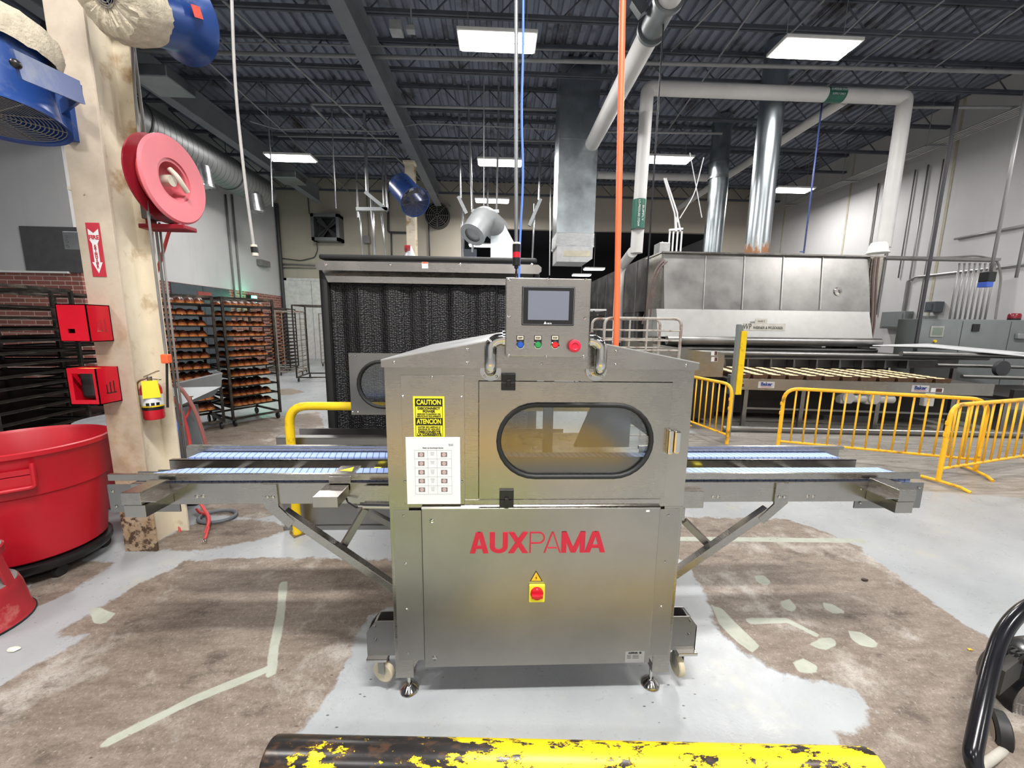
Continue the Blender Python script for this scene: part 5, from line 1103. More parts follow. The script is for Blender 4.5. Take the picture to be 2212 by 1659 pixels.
for y in (5, 9.4, 12.4): b.lathe([(.455, -.02), (.465, -.02), (.465, .02), (.455, .02)], (-7.95, y, dz), Y_, 40); b.cyl((-7.95, y, dz+.45), (-7.95, y, 7.3), .01, 6)
obj('hanger_band', b, DARKP, t)
# far column with blue fan, wall fans
b = MB(); b.box((-2.70, 11.95, 0), (-2.44, 11.97, 6.15)); b.box((-2.70, 12.2, 0), (-2.44, 12.22, 6.15)); b.box((-2.58, 11.97, 0), (-2.56, 12.2, 6.15)); b.box((-2.74, 11.9, 6.1), (-2.40, 12.25, 6.15)); o = obj('building_column', b, CREAM); tag(o, 'cream steel column far behind the curtain enclosure', 'column')
pc, pb = PY(872, 408, 11.3), PY(893, 432, 10.95); t3, ax3, _d = drum_fan('small far blue drum fan on the distant cream column', pc-(pb-pc)*.3, pb+(pb-pc)*.2, .34, .40, False)
b = MB(); b.bar(pb+V((.25, .2, .2)), V((-2.44, 11.96, pb.z+.1)), .05, .05); obj('mount_arm', b, GREYC, t3)
a, c = PY(672, 462, 16.6), PY(736, 521, 16.6); t = thing('wall_exhaust_fan', 'square exhaust fan set high in the back wall', 'fan', ((a.x+c.x)/2, 16.8, c.z)); b = MB()
for q in ((a.x, c.z, a.x+.12, a.z), (c.x-.12, c.z, c.x, a.z), (a.x, a.z-.12, c.x, a.z), (a.x, c.z, c.x, c.z+.12)): b.box((q[0], 16.5, q[1]), (q[2], 16.99, q[3]))
obj('housing', b, GALVD, t); b = MB(); cc_ = V(((a.x+c.x)/2, 16.75, (a.z+c.z)/2)); 
for k in range(4): a_ = math.pi/4+k*math.pi/2; d_ = V((math.cos(a_), 0, math.sin(a_))); e_ = V((-d_.z, 0, d_.x)); b.quad([cc_+d_*.06-e_*.05, cc_+d_*.5-e_*.12, cc_+d_*.5+e_*.12, cc_+d_*.06+e_*.05], (0, .02, 0))
b.cyl(cc_-Y_*.05, cc_+Y_*.06, .08, 12); b.bar(cc_+V((-.55, -.08, -.55)), cc_+V((.55, -.08, .55)), .03, .03); b.bar(cc_+V((-.55, -.08, .55)), cc_+V((.55, -.08, -.55)), .03, .03); obj('fan_blades', b, DARKP, t)
b = MB(); b.box((a.x+.1, 16.93, c.z+.1), (c.x-.1, 16.98, a.z-.1)); obj('dark_backing', b, BLK, t)
q = PY(945, 466, 16.8); t = thing('wall_round_fan', 'round black fan on the back wall right of the distant blue fan', 'fan', q); b = MB(); b.lathe([(.48, -.25), (.5, -.25), (.5, .1), (.48, .1)], q, (0, -1, 0), 32); b.lathe([(0, -.1), (.48, -.1)], q, (0, -1, 0), 32); obj('drum', b, BLK, t); b = MB(); ring_grille(b, q+V((0, -.1, 0)), Y_, .47, 6, .008, 8); obj('grille', b, GREYC, t)
# hangers over the enclosure (threaded rods and struts)
def rod(pts, r_, m_, lab, grp, Y_c, cat='rod', nm='hanger_rod'):
    P_ = [PY(x, y, Y_c) for x, y in pts]; o = obj(nm, MB().tube(P_, r_, 8), m_); tag(o, lab, cat, grp); return o
LSP = paint('bright_rod', (196, 198, 200), .3, .9, .05)
for pts, r_, Yc, lab in (([(578, 235), (585, 345), (589, 447)], .012, 6.0, 'thin pale rod hanging free, left of the lit left light'), ([(717, 230), (720, 340), (726, 450)], .012, 6.0, 'thin pale rod hanging free above the square exhaust fan'),
    ([(769, 340), (773, 470)], .016, 6.5, 'short bright rod above the left half of the enclosure'), ([(789, 290), (793, 415)], .030, 6.5, 'thick bright rod ending at the sloping strut, left side'), ([(803, 425), (809, 557)], .030, 6.3, 'thick bright rod dropping to the enclosure, left side'),
    ([(825, 340), (830, 455)], .018, 6.6, 'bright rod of a close pair, left one, above the enclosure'), ([(831, 340), (837, 455)], .018, 6.6, 'bright rod of a close pair, right one, above the enclosure'), ([(777, 450), (783, 557)], .014, 6.5, 'dull threaded rod left of the thick rod'), ([(824, 458), (833, 557)], .016, 6.4, 'dull threaded rod right of the thick rod'),
    ([(992, 295), (995, 428)], .022, 6.0, 'bright rod left of the elbow duct, upper piece'), ([(998, 440), (1000, 560)], .030, 5.8, 'cream rod left of the elbow duct, lower piece'), ([(1012, 230), (1020, 455), (1021, 545)], .022, 6.2, 'bright rod passing just left of the elbow duct'),
    ([(1054, 350), (1053, 455)], .020, 6.2, 'bright rod above the elbow duct'), ([(1077, 230), (1071, 545)], .018, 6.2, 'bright rod right of the elbow duct'), ([(1167, 330), (1164, 432)], .024, 6.0, 'bright rod ending at the sloping strut, right side'), ([(1155, 440), (1150, 560)], .018, 6.0, 'bright rod dropping to the enclosure, right side'),
    ([(1190, 350), (1187, 595)], .010, 6.5, 'thin rod just left of the rectangular duct')):
    Yr = PZ(*pts[0], 6.8).y if pts[0][1] < 352 else 10.0; P_ = [PY(x, y, Yr) for x, y in pts]; P_ = [V((P_[0].x, P_[0].y, 7.34))]+P_ if P_[0].z > 6 else P_; o = obj('hanger_rod', MB().tube(P_, r_*Yr/7.5, 8), LSP); tag(o, lab, 'rod')
for p0, p1, Yc, lab in (((789, 415), (838, 455), 6.4, 'sloping dark strut above the enclosure, left'), ((770, 452), (838, 452), 6.5, 'level dark strut above the enclosure, left'), ((990, 425), (1008, 462), 6.0, 'short sloping strut left of the elbow duct'), ((1168, 430), (1143, 488), 6.0, 'sloping dark strut above the enclosure, right'), ((1018, 456), (1078, 457), 6.1, 'level pale strut over the elbow duct')):
    b = MB(); b.bar(PY(*p0, 10.), PY(*p1, 10.), .08, .08); tag(obj('strut_channel', b, GALVD), lab, 'strut')
# elbow duct
t = thing('elbow_duct', 'round grey elbow duct joined to a pyramid shaped steel box, above the curtain', 'duct', PY(1050, 520, 9.2)); e0, e1, e2 = PY(1022, 506, 8.8), PY(1045, 470, 9.1), PY(1062, 490, 9.6)
b = MB(); b.tube([e0, e0.lerp(e1, .55), e1+V((.0, .1, .03)), e2+V((.15, .1, -.05))], .27, 28, fillet=.25, cap=False); b.lathe([(0, -.02), (.268, -.02), (.268, 0), (.285, 0), (.285, .03), (.18, .03)], e0, (e0-e1).normalized(), 28); b.cyl((e1.x, e1.y, e1.z+.2), (e1.x, e1.y, 7.34), .012, 6); obj('round_elbow', b, paint('duct_grey_paint', (166, 170, 172), .4, .3, .04), t)
b = MB(); a, c = PY(1060, 480, 9.4), PY(1112, 562, 9.4); q = [V((a.x, 9.4, c.z)), V((c.x, 9.4, c.z)), V((c.x, 10.2, c.z)), V((a.x, 10.2, c.z))]; tp = [V((a.x, 9.45, a.z)), V((a.x+.3, 9.45, a.z)), V((a.x+.3, 10.1, a.z)), V((a.x, 10.1, a.z))]
zq = PY(1060, 526, 9.4).z; ql = [V((p.x, p.y, zq)) for p in q]; b._addbm(q+ql+tp, [(0, 1, 5, 4), (1, 2, 6, 5), (2, 3, 7, 6), (3, 0, 4, 7), (4, 5, 9, 8), (5, 6, 10, 9), (6, 7, 11, 10), (7, 4, 8, 11), (8, 9, 10, 11), (0, 3, 2, 1)]); obj('transition_box', b, GALV, t)
# rectangular drop duct
a, c = PY(1203, 540, 9.3), PY(1280, 540, 9.3); t = thing('drop_duct', 'wide rectangular steel duct dropping from the ceiling, foil tape round its lower end', 'duct', ((a.x+c.x)/2, 9.65, a.z)); zf0, zf1, zb_ = PY(1240, 503, 9.3).z, PY(1240, 528, 9.3).z, PY(1240, 566, 9.3).z
b = MB(); b.box((a.x-.02, 9.3, zf1), (c.x+.02, 10.0, 7.34)); b.box((a.x-.025, 9.29, PY(1240, 300, 9.3).z), (c.x+.025, 10.01, PY(1240, 300, 9.3).z+.02)); obj('duct_body', b, GALV, t)
s = NT('crumpled_foil_tape'); n = s.noise(s.coord((1, 1, 2.4)), 9, 6, .6); s.set(Base_Color=col(205, 208, 210), Metallic=1., Roughness=.22); s.bump(n, 1., .06); b = MB(); b.box((a.x-.03, 9.285, zf1-.06), (c.x+.03, 10.015, zf0), .01); obj('foil_tape', b, s.m, t)
b = MB(); b.prism([(a.x-.0, zf1-.05), (c.x+.0, zf1-.05), (c.x, zb_+.08), (c.x-.12, zb_), (a.x, zb_), (a.x, zb_+.08)], 'y', 9.28, 9.98); cl = obj('end_box', b, paint('end_box_grey', (178, 180, 180), .45, .2), t)
b = MB(); b.box((a.x+.15, 9.275, PY(1240, 554, 9.3).z), (c.x-.05, 9.28, PY(1240, 542, 9.3).z)); obj('masking_strip', b, paint('masking_tape', (184, 178, 160), .7), cl)
# white insulated pipes
o = obj('large_ceiling_pipe', MB().tube([(2.09, -1, 5.6), (2.09, 5.35, 5.6)], .155, 24), WHP); tag(o, 'large white jacketed ceiling pipe, near length above the flanged joint', 'pipe')
o = obj('large_ceiling_pipe', MB().tube([(2.09, 5.95, 5.6), (2.09, 13.5, 5.6)], .155, 24), WHP); tag(o, 'large white jacketed ceiling pipe, length running back behind the square duct', 'pipe')
b = MB(); b.lathe([(0, -.3), (.16, -.3), (.16, .3), (0, .3)], (2.09, 5.65, 5.6), Y_, 28); 
for y in (5.38, 5.92): b.lathe([(0, -.025), (.2, -.025), (.2, .025), (0, .025)], (2.09, y, 5.6), Y_, 28)
b.bar((1.88, 5.65, 5.6), (1.75, 5.65, 5.75), .1, .14); o = obj('pipe_valve', b, GALVD); tag(o, 'grey flanged joint in the large white ceiling pipe', 'pipe joint')
def wp(pts, r_, lab, mat=WHP, nm='insulated_pipe', fil=.02, cat='pipe'):
    o = obj(nm, MB().tube(pts, r_, 22, fillet=fil), mat); tag(o, lab, cat); return o
YP = 8.15; r0 = .125; z1 = PY(1660, 200, YP).z; xl = PY(1392, 300, YP).x; xr_ = PY(1950, 250, YP).x
fr_ = wp([PY(1378, 545, YP)+V((0, .1, 0)), V((xl, YP, z1)), V((xr_, YP, z1)), V((xr_+.02, YP, PY(1900, 535, YP).z))], r0, 'white jacketed pipe frame arching over the oven hood', fil=.1)
for x, y, v_ in ((1384, 460, 1), (1812, 201, 0)):
    q = PY(x, y, YP-r0); b = MB()
    if v_: b.lathe([(r0+.004, -.28), (r0+.004, .28)], (q.x, YP, q.z), Z_, 22)
    else: b.lathe([(r0+.004, -.18), (r0+.004, .18)], (q.x, YP, z1), X_, 22)
    pl = obj('green_label_band', b, GREENL, fr_)
    if v_: multitext([('LO-PRESSURE STEAM', V((q.x-.04, YP-r0-.012, q.z)), .06, 0, .5), ('SUPPLY', V((q.x+.04, YP-r0-.012, q.z)), .05, 0, .3)], -Z_, X_, PAPER, 'band_print', pl)
    else: multitext([('LO-PRESSURE STEAM', V((q.x, YP-r0-.012, z1+.03)), .06, 0, .32), ('SUPPLY ONLY', V((q.x, YP-r0-.012, z1-.05)), .05, 0, .26)], X_, Z_, PAPER, 'band_print', pl)
wp([PY(1370, 548, YP)+V((0, .1, .05)), PY(1345, 572, 9.5), PY(1338, 590, 9.5), PY(1332, 740, 9.5)], .11, 'white jacketed pipe bending down along the oven side by the orange hose', fil=.15)
wp([V((PY(1838, 215, YP).x, YP+.15, z1)), V((PY(1838, 215, YP).x, 15.5, z1))], .10, 'white jacketed pipe running away from the frame toward the back wall')
wp([PY(1290, 378, 14), PY(1560, 385, 14)], .12, 'far white jacketed pipe running across under the ceiling by the orange hose')
q = PY(1897, 540, YP); b = MB(); b.lathe([(.13, .16), (.16, .1), (.17, .0), (.2, -.05), (0, -.05)], (q.x, YP, PY(1897, 548, YP).z+.06), Z_, 20); obj('sealed_foot', b, WHITE, fr_)
# exhaust stacks
s = NT('rusty_stack_metal'); geo = s.n('ShaderNodeNewGeometry'); sp5 = s.n('ShaderNodeSeparateXYZ'); s.l(geo.outputs['Position'], sp5.inputs[0]); n = s.noise(s.coord((3, 3, .6)), 3, 7, .65); f = s.mr(s.math('ADD', n, s.mr(sp5.outputs[2], 3.15, 3.55, .30, -.05)), .62, .72)
s.set(Base_Color=s.mix(f, col(178, 186, 190), col(136, 96, 66)), Metallic=s.mr(f, 0, 1, 1, 0), Roughness=s.mr(f, 0, 1, .3, .8)); RST = s.m
x_ = PY(1634, 545, 8.6).x; o = obj('exhaust_stack', MB().cyl((x_, 8.6, 3.115), (x_, 8.6, 7.3), .235, 28), RST); tag(o, 'wide silver exhaust stack with a rusty foot on the oven', 'stack')
obj('base_flange', MB().lathe([(.235, .02), (.33, .02), (.33, 0), (0, 0)], (x_, 8.6, 3.112), Z_, 28), GALVD, o)
x_ = PY(1537, 545, 11.4).x; b = MB(); b.tube([(x_, 11.4, 3.12), (x_+.03, 11.4, PY(1530, 400, 11.4).z), (x_-.02, 11.4, PY(1530, 345, 11.4).z), (x_, 11.4, 7.3)], .25, 24, fillet=.15)
o = obj('exhaust_stack', b, GALV); tag(o, 'narrower silver exhaust stack with a kinked joint, left of the rusty one', 'stack')
b = MB()
for y in (352, 385): b.lathe([(.255, -.03), (.27, -.03), (.27, .03), (.255, .03)], (x_, 11.4, PY(1535, y, 11.4).z), Z_, 24)
obj('clamp_band', b, GALVD, o)
# pipes and conduits in the ceiling
def cpipe(p0, p1, z, r_, lab, m_=COND, grp=None, nm='ceiling_pipe'):
    o = obj(nm, MB().tube([PZ(*p0, z), PZ(*p1, z)], r_, 8), m_); tag(o, lab, 'pipe', grp)
cpipe((300, 110), (2300, 158), 6.35, .035, 'long grey sprinkler pipe across the ceiling just below the two front lights'); cpipe((300, 88), (1400, 112), 6.5, .015, 'thin grey conduit across the ceiling just above the long sprinkler pipe')
cpipe((674, 224), (1203, 237), 6.4, .03, 'grey pipe across the ceiling ending left of the square duct'); cpipe((600, 294), (1200, 305), 6.4, .022, 'thin grey conduit across the ceiling above the far lights')
cpipe((640, 335), (852, 338), 6.3, .03, 'bent grey pipe near the distant blue fan'); cpipe((1290, 284), (1560, 288), 6.3, .03, 'grey pipe crossing behind the orange hose'); cpipe((1280, 236), (1420, 240), 6.4, .03, 'short grey pipe right of the square duct')
cpipe((480, 0), (1000, 470), 6.4, .022, 'thin conduit running away along the ceiling left of the girder'); cpipe((672, 227), (720, 275), 6.4, .03, 'short grey pipe branch left of the girder'); cpipe((445, 130), (760, 420), 6.45, .016, 'thin conduit near the left girder')
for i, (p0, p1) in enumerate((((1640, 0), (1380, 370)), ((1560, 0), (1450, 110)), ((1780, 0), (1670, 110)), ((2040, 0), (1780, 190)), ((2212, 10), (1700, 370)), ((1900, 0), (1640, 250)))):
    cpipe(p0, p1, 6.6, .016, 'thin pale conduit running away across the right part of the ceiling', COND, 'thin conduits on the right part of the ceiling')
cpipe((1960, 232), (2300, 232), 6.2, .03, 'grey pipe across the ceiling at the far right top')
for i in range(5):
    xx = 10.75+i*.09; o = obj('wall_conduit', MB().cyl((xx, 2, 6.15), (xx, 16.5, 6.15), .022, 8), paint('bright_conduit', (178, 178, 178), .4, .5)); tag(o, 'one of five parallel bright conduits high along the right wall', 'conduit', 'five conduits high along the right wall')
b = MB()
for y in (5.2, 7.6, 10, 12.4, 14.8): b.box((10.65, y, 6.10), (11.2, y+.04, 6.125)); b.cyl((10.67, y+.02, 6.1), (10.67, y+.02, 7.3), .008, 6)
tag(obj('conduit_hanger', b, COND), 'row of hangers carrying the bright conduits along the right wall', 'hanger', None)
# wavy cable left of centre
P_ = [PZ(*p, 6.3) for p in ((540, 262), (560, 268), (600, 280), (700, 278), (780, 283), (830, 284), (900, 266), (1000, 270), (1200, 280))]; o = obj('loose_cable', MB().tube(P_, .014, 6, fillet=.4), COND); tag(o, 'wavy loose grey cable strung across the ceiling above the far lights', 'cable')
for x, y, lab in ((862, 66, 'small white box hanging from the ceiling left of the brightest light'), (1310, 200, 'x')):
    if lab == 'x': continue
    q = PZ(x, y, 6.3); b = MB(); b.box((q.x-.14, q.y-.1, 6.25), (q.x+.06, q.y+.1, 6.40), .01); b.cyl((q.x+.2, q.y, 6.35), (q.x+.2, q.y, 7.2), .012, 8); b.box((q.x+.12, q.y-.06, 6.28), (q.x+.26, q.y+.06, 6.36), .01); o = obj('ceiling_device', b, paint('device_grey', (150, 152, 155), .5)); tag(o, lab, 'device')
# lights in the far room
for x, y, Yc, lab in ((1037, 532, 19, 'small lit light in the far room seen below the elbow duct'), (1283, 583, 20.5, 'small lit light in the far room just left of the orange hose'), (1256, 596, 22.5, 'small lit light in the far room above the control panel')):
    q = PY(x, y, Yc); high_bay(q.x, q.y, lab, z=q.z, w_=.95, power=.3) if False else None
    t = thing('ceiling_light', lab, 'ceiling light', q); b = MB(); b.box((q.x-.5, Yc-.2, q.z), (q.x+.5, Yc+.2, q.z+.05)); obj('diffuser', b, MC['lamp_diffuser'], t); b = MB(); b.box((q.x-.53, Yc-.23, q.z+.051), (q.x+.53, Yc+.23, q.z+.11)); b.cyl((q.x, Yc, q.z+.1), (q.x, Yc, 6.55), .01, 6); obj('housing', b, WHITE, t)
    ld = bpy.data.lights.new('lamp', 'AREA'); ld.shape = 'RECTANGLE'; ld.size = 1.; ld.size_y = .4; ld.energy = 30; lo = bpy.data.objects.new('lamp', ld); C.objects.link(lo); lo.parent = t; lo.location = (0, 0, -.02)

# small fittings on the far walls
def back_tube(pts, r_, lab, m_=GREYC, cat='conduit', nm='wall_conduit'): o = obj(nm, MB().tube([PY(x, y, 16.93) for x, y in pts], r_, 6, fillet=.1), m_); tag(o, lab, cat)
back_tube([(838, 415), (839, 502), (878, 503)], .045, 'dark angled pipe on the back wall left of the distant column', DARKP, 'pipe', 'wall_pipe')
back_tube([(845, 503), (846, 560)], .03, 'short dark pipe below the angled pipe on the back wall', DARKP, 'pipe', 'wall_pipe'); back_tube([(792, 420), (797, 510)], .02, 'thin cable above the small grey box on the back wall'); back_tube([(796, 525), (798, 560)], .03, 'thin conduit below the small grey box on the back wall')
back_tube([(610, 558), (650, 563), (680, 556), (686, 540), (684, 525)], .018, 'drooping black cable below the square exhaust fan', DARKP, 'cable', 'wall_cable'); back_tube([(600, 570), (695, 573)], .03, 'level pipe low on the back wall, upper one of two'); back_tube([(610, 578), (695, 579)], .02, 'level pipe low on the back wall, lower one of two')
back_tube([(925, 450), (928, 560)], .025, 'dark vertical cable on the back wall under the round fan', DARKP, 'cable', 'wall_cable'); back_tube([(664, 410), (668, 462)], .02, 'thin wire above the square exhaust fan', DARKP, 'cable', 'wall_cable')
a, c = PY(785, 510, 16.9), PY(800, 526, 16.9); b = MB(); b.box((a.x, 16.8, c.z), (c.x, 16.99, a.z), .01); tag(obj('wall_box', b, GREYC), 'small grey box on the back wall between the hanging rods', 'electrical box')
a, c = PX(565, 560, LX+.2), PX(585, 578, LX+.2); b = MB(); b.box((LX+.005, min(a.y, c.y), c.z), (LX+.2, max(a.y, c.y), a.z), .01); tag(obj('wall_box', b, GREYC), 'grey box on the left wall beside the dark corner pipe', 'electrical box')
q = PY(886, 556, 11.8); b = MB(); b.lathe([(.22, -.35), (.24, -.2), (.18, .0), (.08, .22), (.03, .32), (0, .34)], q, Z_, 14, sx=1, sy=.6)
for v in b.b.verts: v.co += V((random.uniform(-.02, .02), random.uniform(-.02, .02), 0))
tag(obj('plastic_bag', b, paint('translucent_white_bag', (215, 220, 226), .4)), 'white plastic bag hung on the distant cream column above the curtain enclosure', 'bag')
q = PY(882, 538, 11.85); b = MB(); b.cyl((q.x-.08, 11.8, q.z), (q.x+.08, 11.8, q.z), .1, 10); tag(obj('alarm_unit', b, REDD), 'small red device on the distant cream column above the plastic bag', 'alarm')
for x, y in ((352, 176), (815/1.3, 385)):
    q = PZ(x, y, 6.05); b = MB(); b.box((q.x-.35, q.y-.35, 5.95), (q.x+.35, q.y+.35, 6.155), .02); tag(obj('girder_box', b, GALVD), 'pale box fixed under the left girder, near the blue fan' if x < 400 else 'pale box fixed under the left girder, near the lit left light', 'box')
# ------------------------------------------------------------------ yellow crowd barriers
def fence(p0, p1, zt, label, nb=13, feet=(True, True), rc=.16, hooks=False):
    p0, p1 = V(p0), V(p1); d = (p1-p0); L = d.length; d.normalize(); n_ = V((-d.y, d.x, 0)); t = thing('crowd_barrier', label, 'barrier', (p0+p1)/2)
    b = MB(); b.tube([p0+Z_*.04, p0+Z_*zt, p1+Z_*zt, p1+Z_*.04], .021, 14, fillet=rc); obj('outer_frame', b, YELF, t)
    obj('bottom_rail', MB().cyl(p0+Z_*.16, p1+Z_*.16, .015, 10), YELF, t)
    for i in range(nb): q = p0+d*(L*(i+1)/(nb+1)); obj('bar', MB().cyl(q+Z_*.16, q+Z_*(zt-.005), .0095, 8), YELF, t)
    for f, q in zip(feet, (p0, p1)):
        if f: b = MB(); b.tube([q-n_*.24+Z_*.008, q-n_*.16+Z_*.03, q+Z_*.035, q+n_*.16+Z_*.03, q+n_*.24+Z_*.008], .016, 8); obj('foot', b, YELF, t)
    b = MB(); 
    for z in (.5, .62): b.box(p0+V((-.03, -.012, z)), p0+V((.0, .012, z+.04)), .004)
    obj('hook', b, YELF, t); return t
fence(PZ(2025, 1045), V((6.6, 4.15, 0)), .82, 'yellow barrier nearest the camera, its splayed foot flat on the floor', 14)
a, c = PZ(1680, 966, .08), PZ(2108, 1008, .08); fence(V((a.x, a.y, 0)), V((c.x, c.y, 0)), .83, 'long yellow barrier in the middle, in front of the bun pan conveyor', 14, feet=(False, True))
fence(V((3.02, 4.78, 0)), V((2.84, 5.78, 0)), .83, 'yellow barrier just right of the machine, running away from the camera', 8, feet=(False, True))
# light curtain post
q = PY(1606, 712, 5.25); t = thing('yellow_post', 'upright yellow sensor post between the barriers', 'post', (q.x, 5.25, 0)); b = MB(); b.box((q.x-.035, 5.22, .62), (q.x+.045, 5.28, q.z-.02), .004); obj('yellow_housing', b, YEL, t); b = MB(); b.box((q.x-.075, 5.24, 0), (q.x-.037, 5.30, q.z+.07)); b.box((q.x-.06, 5.28, 1.5), (q.x+.02, 5.33, q.z+.06)); obj('grey_backing', b, GREYP, t)
# ------------------------------------------------------------------ pan conveyor (local frame: u along, v back)
A = V((3.62, 5.82, 0)); B = V((7.35, 5.36, 0)); an = math.atan2(B.y-A.y, B.x-A.x); MX = Matrix.Translation(A)@Matrix.Rotation(an, 4, 'Z'); Lc = (B-A).length
pcv = thing('pan_conveyor', 'long steel conveyor carrying rows of bun pans in front of the oven', 'conveyor', A)
def lobj(nm, b, m_, par=pcv, label=None): b.xf(MX); return obj(nm, b, m_, par, label)
b = MB(); b.box((0, 0, .60), (Lc, .02, .775), .003); b.box((0, .02, .765), (Lc, .05, .775)); lobj('front_frame', b, S)
b = MB(); b.box((0, .05, .735), (Lc, 1.35, .76)); lobj('belt_deck', b, paint('deck_dark', (70, 66, 62), .5, .4))
b = MB(); b.box((0, 1.36, .60), (Lc, 1.39, .80)); lobj('rear_frame', b, SD)
for u in (.3, 1.15, 2.25, 3.3):
    for v_ in (.06, 1.2): b = MB(); b.box((u-.03, v_, 0), (u+.03, v_+.05, .735)); lobj('leg', b, SD)
b = MB(); b.box((.3, .07, .28), (3.3, .10, .31)); b.box((.3, 1.2, .28), (3.3, 1.23, .31)); lobj('tie_bar', b, SD)
b = MB(); b.box((.05, .55, .12), (Lc, 1.3, .55)); lobj('dark_underbox', b, paint('machine_near_black', (38, 36, 36), .5, .3))  # plain near-black box filling the space beneath the deck
for u in (1.75, 2.12):
    b = MB(); b.cyl((u, -.03, .52), (u, .2, .52), .085, 20); b.cyl((u+.1, .06, .50), (u+.32, .06, .50), .062, 18); b.box((u-.09, .0, .42), (u+.09, .12, .55), .02); b.tube([(u+.03*math.cos(k), .03, .635+.03*math.sin(k)) for k in [i*.7 for i in range(9)]], .007, 6, closed=True); lobj('gear_motor', b, paint('motor_grey', (176, 176, 172), .4, .3, .1))
for u in (2.9,): b = MB(); b.box((u-.07, -.01, .42), (u+.07, .07, .62), .01); lobj('junction_box', b, paint('box_light', (186, 186, 184), .5))
for u, bg in ((.22, 1), (3.05, 1)):
    b = MB(); b.box((u-.15 if u > 1 else u-.18, -.004, .635), (u+.02 if u > 1 else u, .0, .70)); lobj('safety_label', b, PAPER); b = MB(); b.box((u-.085, -.006, .64), (u-.0, -.003, .695)); lobj('label_field', b, paint('label_brown', (90, 60, 50), .5))
for u in (.55, 2.75):
    b = MB(); b.box((u-.12, -.003, .635), (u+.12, .0, .735)); ql = lobj('maker_plate', b, paint('plate_pale', (196, 196, 196), .4))
    M3 = MX.to_3x3(); multitext([('Baker', MX@V((u, -.005, .695)), .075, .003, .17)], M3@X_, Z_, paint('blue_print', (44, 60, 130), .5), 'plate_print', pcv)
    b = MB(); b.box((u-.08, -.0055, .650), (u+.08, -.0035, .656)); lobj('red_line', b, paint('red_print', (190, 60, 60), .5))
# pans with dough
def mk_pan():
    t = thing('baking_pan', 'x', 'baking pan', (0, 0, 0)); b = MB(); w_, d_ = .225, .25
    b.prism([(-w_/2+.012, 0), (w_/2-.012, 0), (w_/2, .065), (-w_/2, .065)], 'y', -d_/2, d_/2); b.tube([(-w_/2, -d_/2, .065), (w_/2, -d_/2, .065), (w_/2, d_/2, .065), (-w_/2, d_/2, .065)], .004, 6, closed=True); obj('pan_shell', b, PANM, t)
    for y in (-.062, .062): b = MB(); b.lathe([(.0, .060), (.042, .060), (.048, .064), (.042, .070), (.02, .072), (0, .072)], (0, y, 0), Z_, 18, sx=1.35); obj('dough_round', b, DOUGH, t)
    return t
pan = mk_pan(); ks = tree(pan); first = True
rown = ['front', 'second', 'third', 'fourth', 'rear']
for r_ in range(5):
    for i in range(12):
        p = MX@V((.22+.262*i+.02*r_,   .18+.252*r_, .766)); lab = 'brown bun pan with pale dough rounds, in the %s row on the conveyor' % rown[r_]; g = rown[r_]+' row of bun pans'
        if first: pan.location = p; pan.rotation_euler = (0, 0, an); pan['label'] = lab; pan['group'] = g; first = False
        else: dup(pan, p, an, lab, g, ks)
# transfer frame above and behind the pans
t = thing('pusher_frame', 'steel frame of long tubes and ribs directly behind the bun pans', 'frame', (5.5, 7.4, 0))
z = PY(1800, 768, 7.35).z; b = MB(); b.cyl((3.7, 7.30, z+.03), (9.6, 7.20, z), .055, 14); obj('long_tube', b, SD, t)
b = MB(); b.box((3.7, 7.42, .80), (9.3, 7.44, z+.02)); obj('back_plate', b, OVD, t)
for i in range(10): x = 3.9+i*.46; b = MB(); b.prism([(x, .80), (x+.05, .80), (x+.02, .97), (x, .97)], 'y', 7.25, 7.41); obj('rib', b, SD, t)
b = MB(); b.box((3.7, 7.22, .965), (8.6, 7.40, .98)); obj('ledge', b, SD, t)
b = MB(); b.box((3.7, 7.40, 0), (3.78, 7.46, .8)); obj('leg', b, SD, t); b = MB(); b.box((9.2, 7.40, 0), (9.28, 7.46, .8)); obj('leg', b, SD, t)
# right end of the line: sloping tables and rails
t = thing('discharge_conveyor', 'dark steel conveyor section with long rails, in front of the grey electrical cabinet', 'conveyor', (8.6, 5.9, 0))
for y, z_, r_ in ((6.9, 1.12, .05), (6.5, .95, .03), (6.1, .80, .03)): obj('rail_tube', MB().cyl((7.75 if z_ < 1.1 else 7.5, y, z_), (10.8, y-.4, z_-.02), r_, 10), SD, t)
b = MB(); b.box((7.8, 5.45, .55), (10.8, 5.5, .68)); b.box((7.8, 5.5, .5), (10.8, 6.8, .56)); obj('dark_bed', b, paint('machine_near_black', (38, 36, 36), .5, .3), t)
for x in (7.9, 9.2, 10.6): b = MB(); b.box((x, 5.6, 0), (x+.07, 5.7, .5)); obj('leg', b, SD, t)
obj('drive_sprocket', MB().lathe([(0, -.03), (.13, -.03), (.13, .03), (0, .03)], (8.55, 6.2, .93), Y_, 18), DARKP, t)
p0, p1 = PY(1885, 745, 7.3), PY(2212, 768, 6.9); b = MB(); b.quad([p0, PY(2010, 748, 7.0), PY(2260, 772, 6.3), PY(2260, 765, 7.4), PY(2005, 742, 7.9)], (0, 0, -.02)); obj('white_top_sheet', b, PAPER, t)
o = obj('floor_pipe', MB().cyl(PZ(1560, 925, .05), PZ(2250, 940, .05), .04, 12), SD); tag(o, 'long grey pipe lying low along the floor behind the yellow barriers', 'pipe')
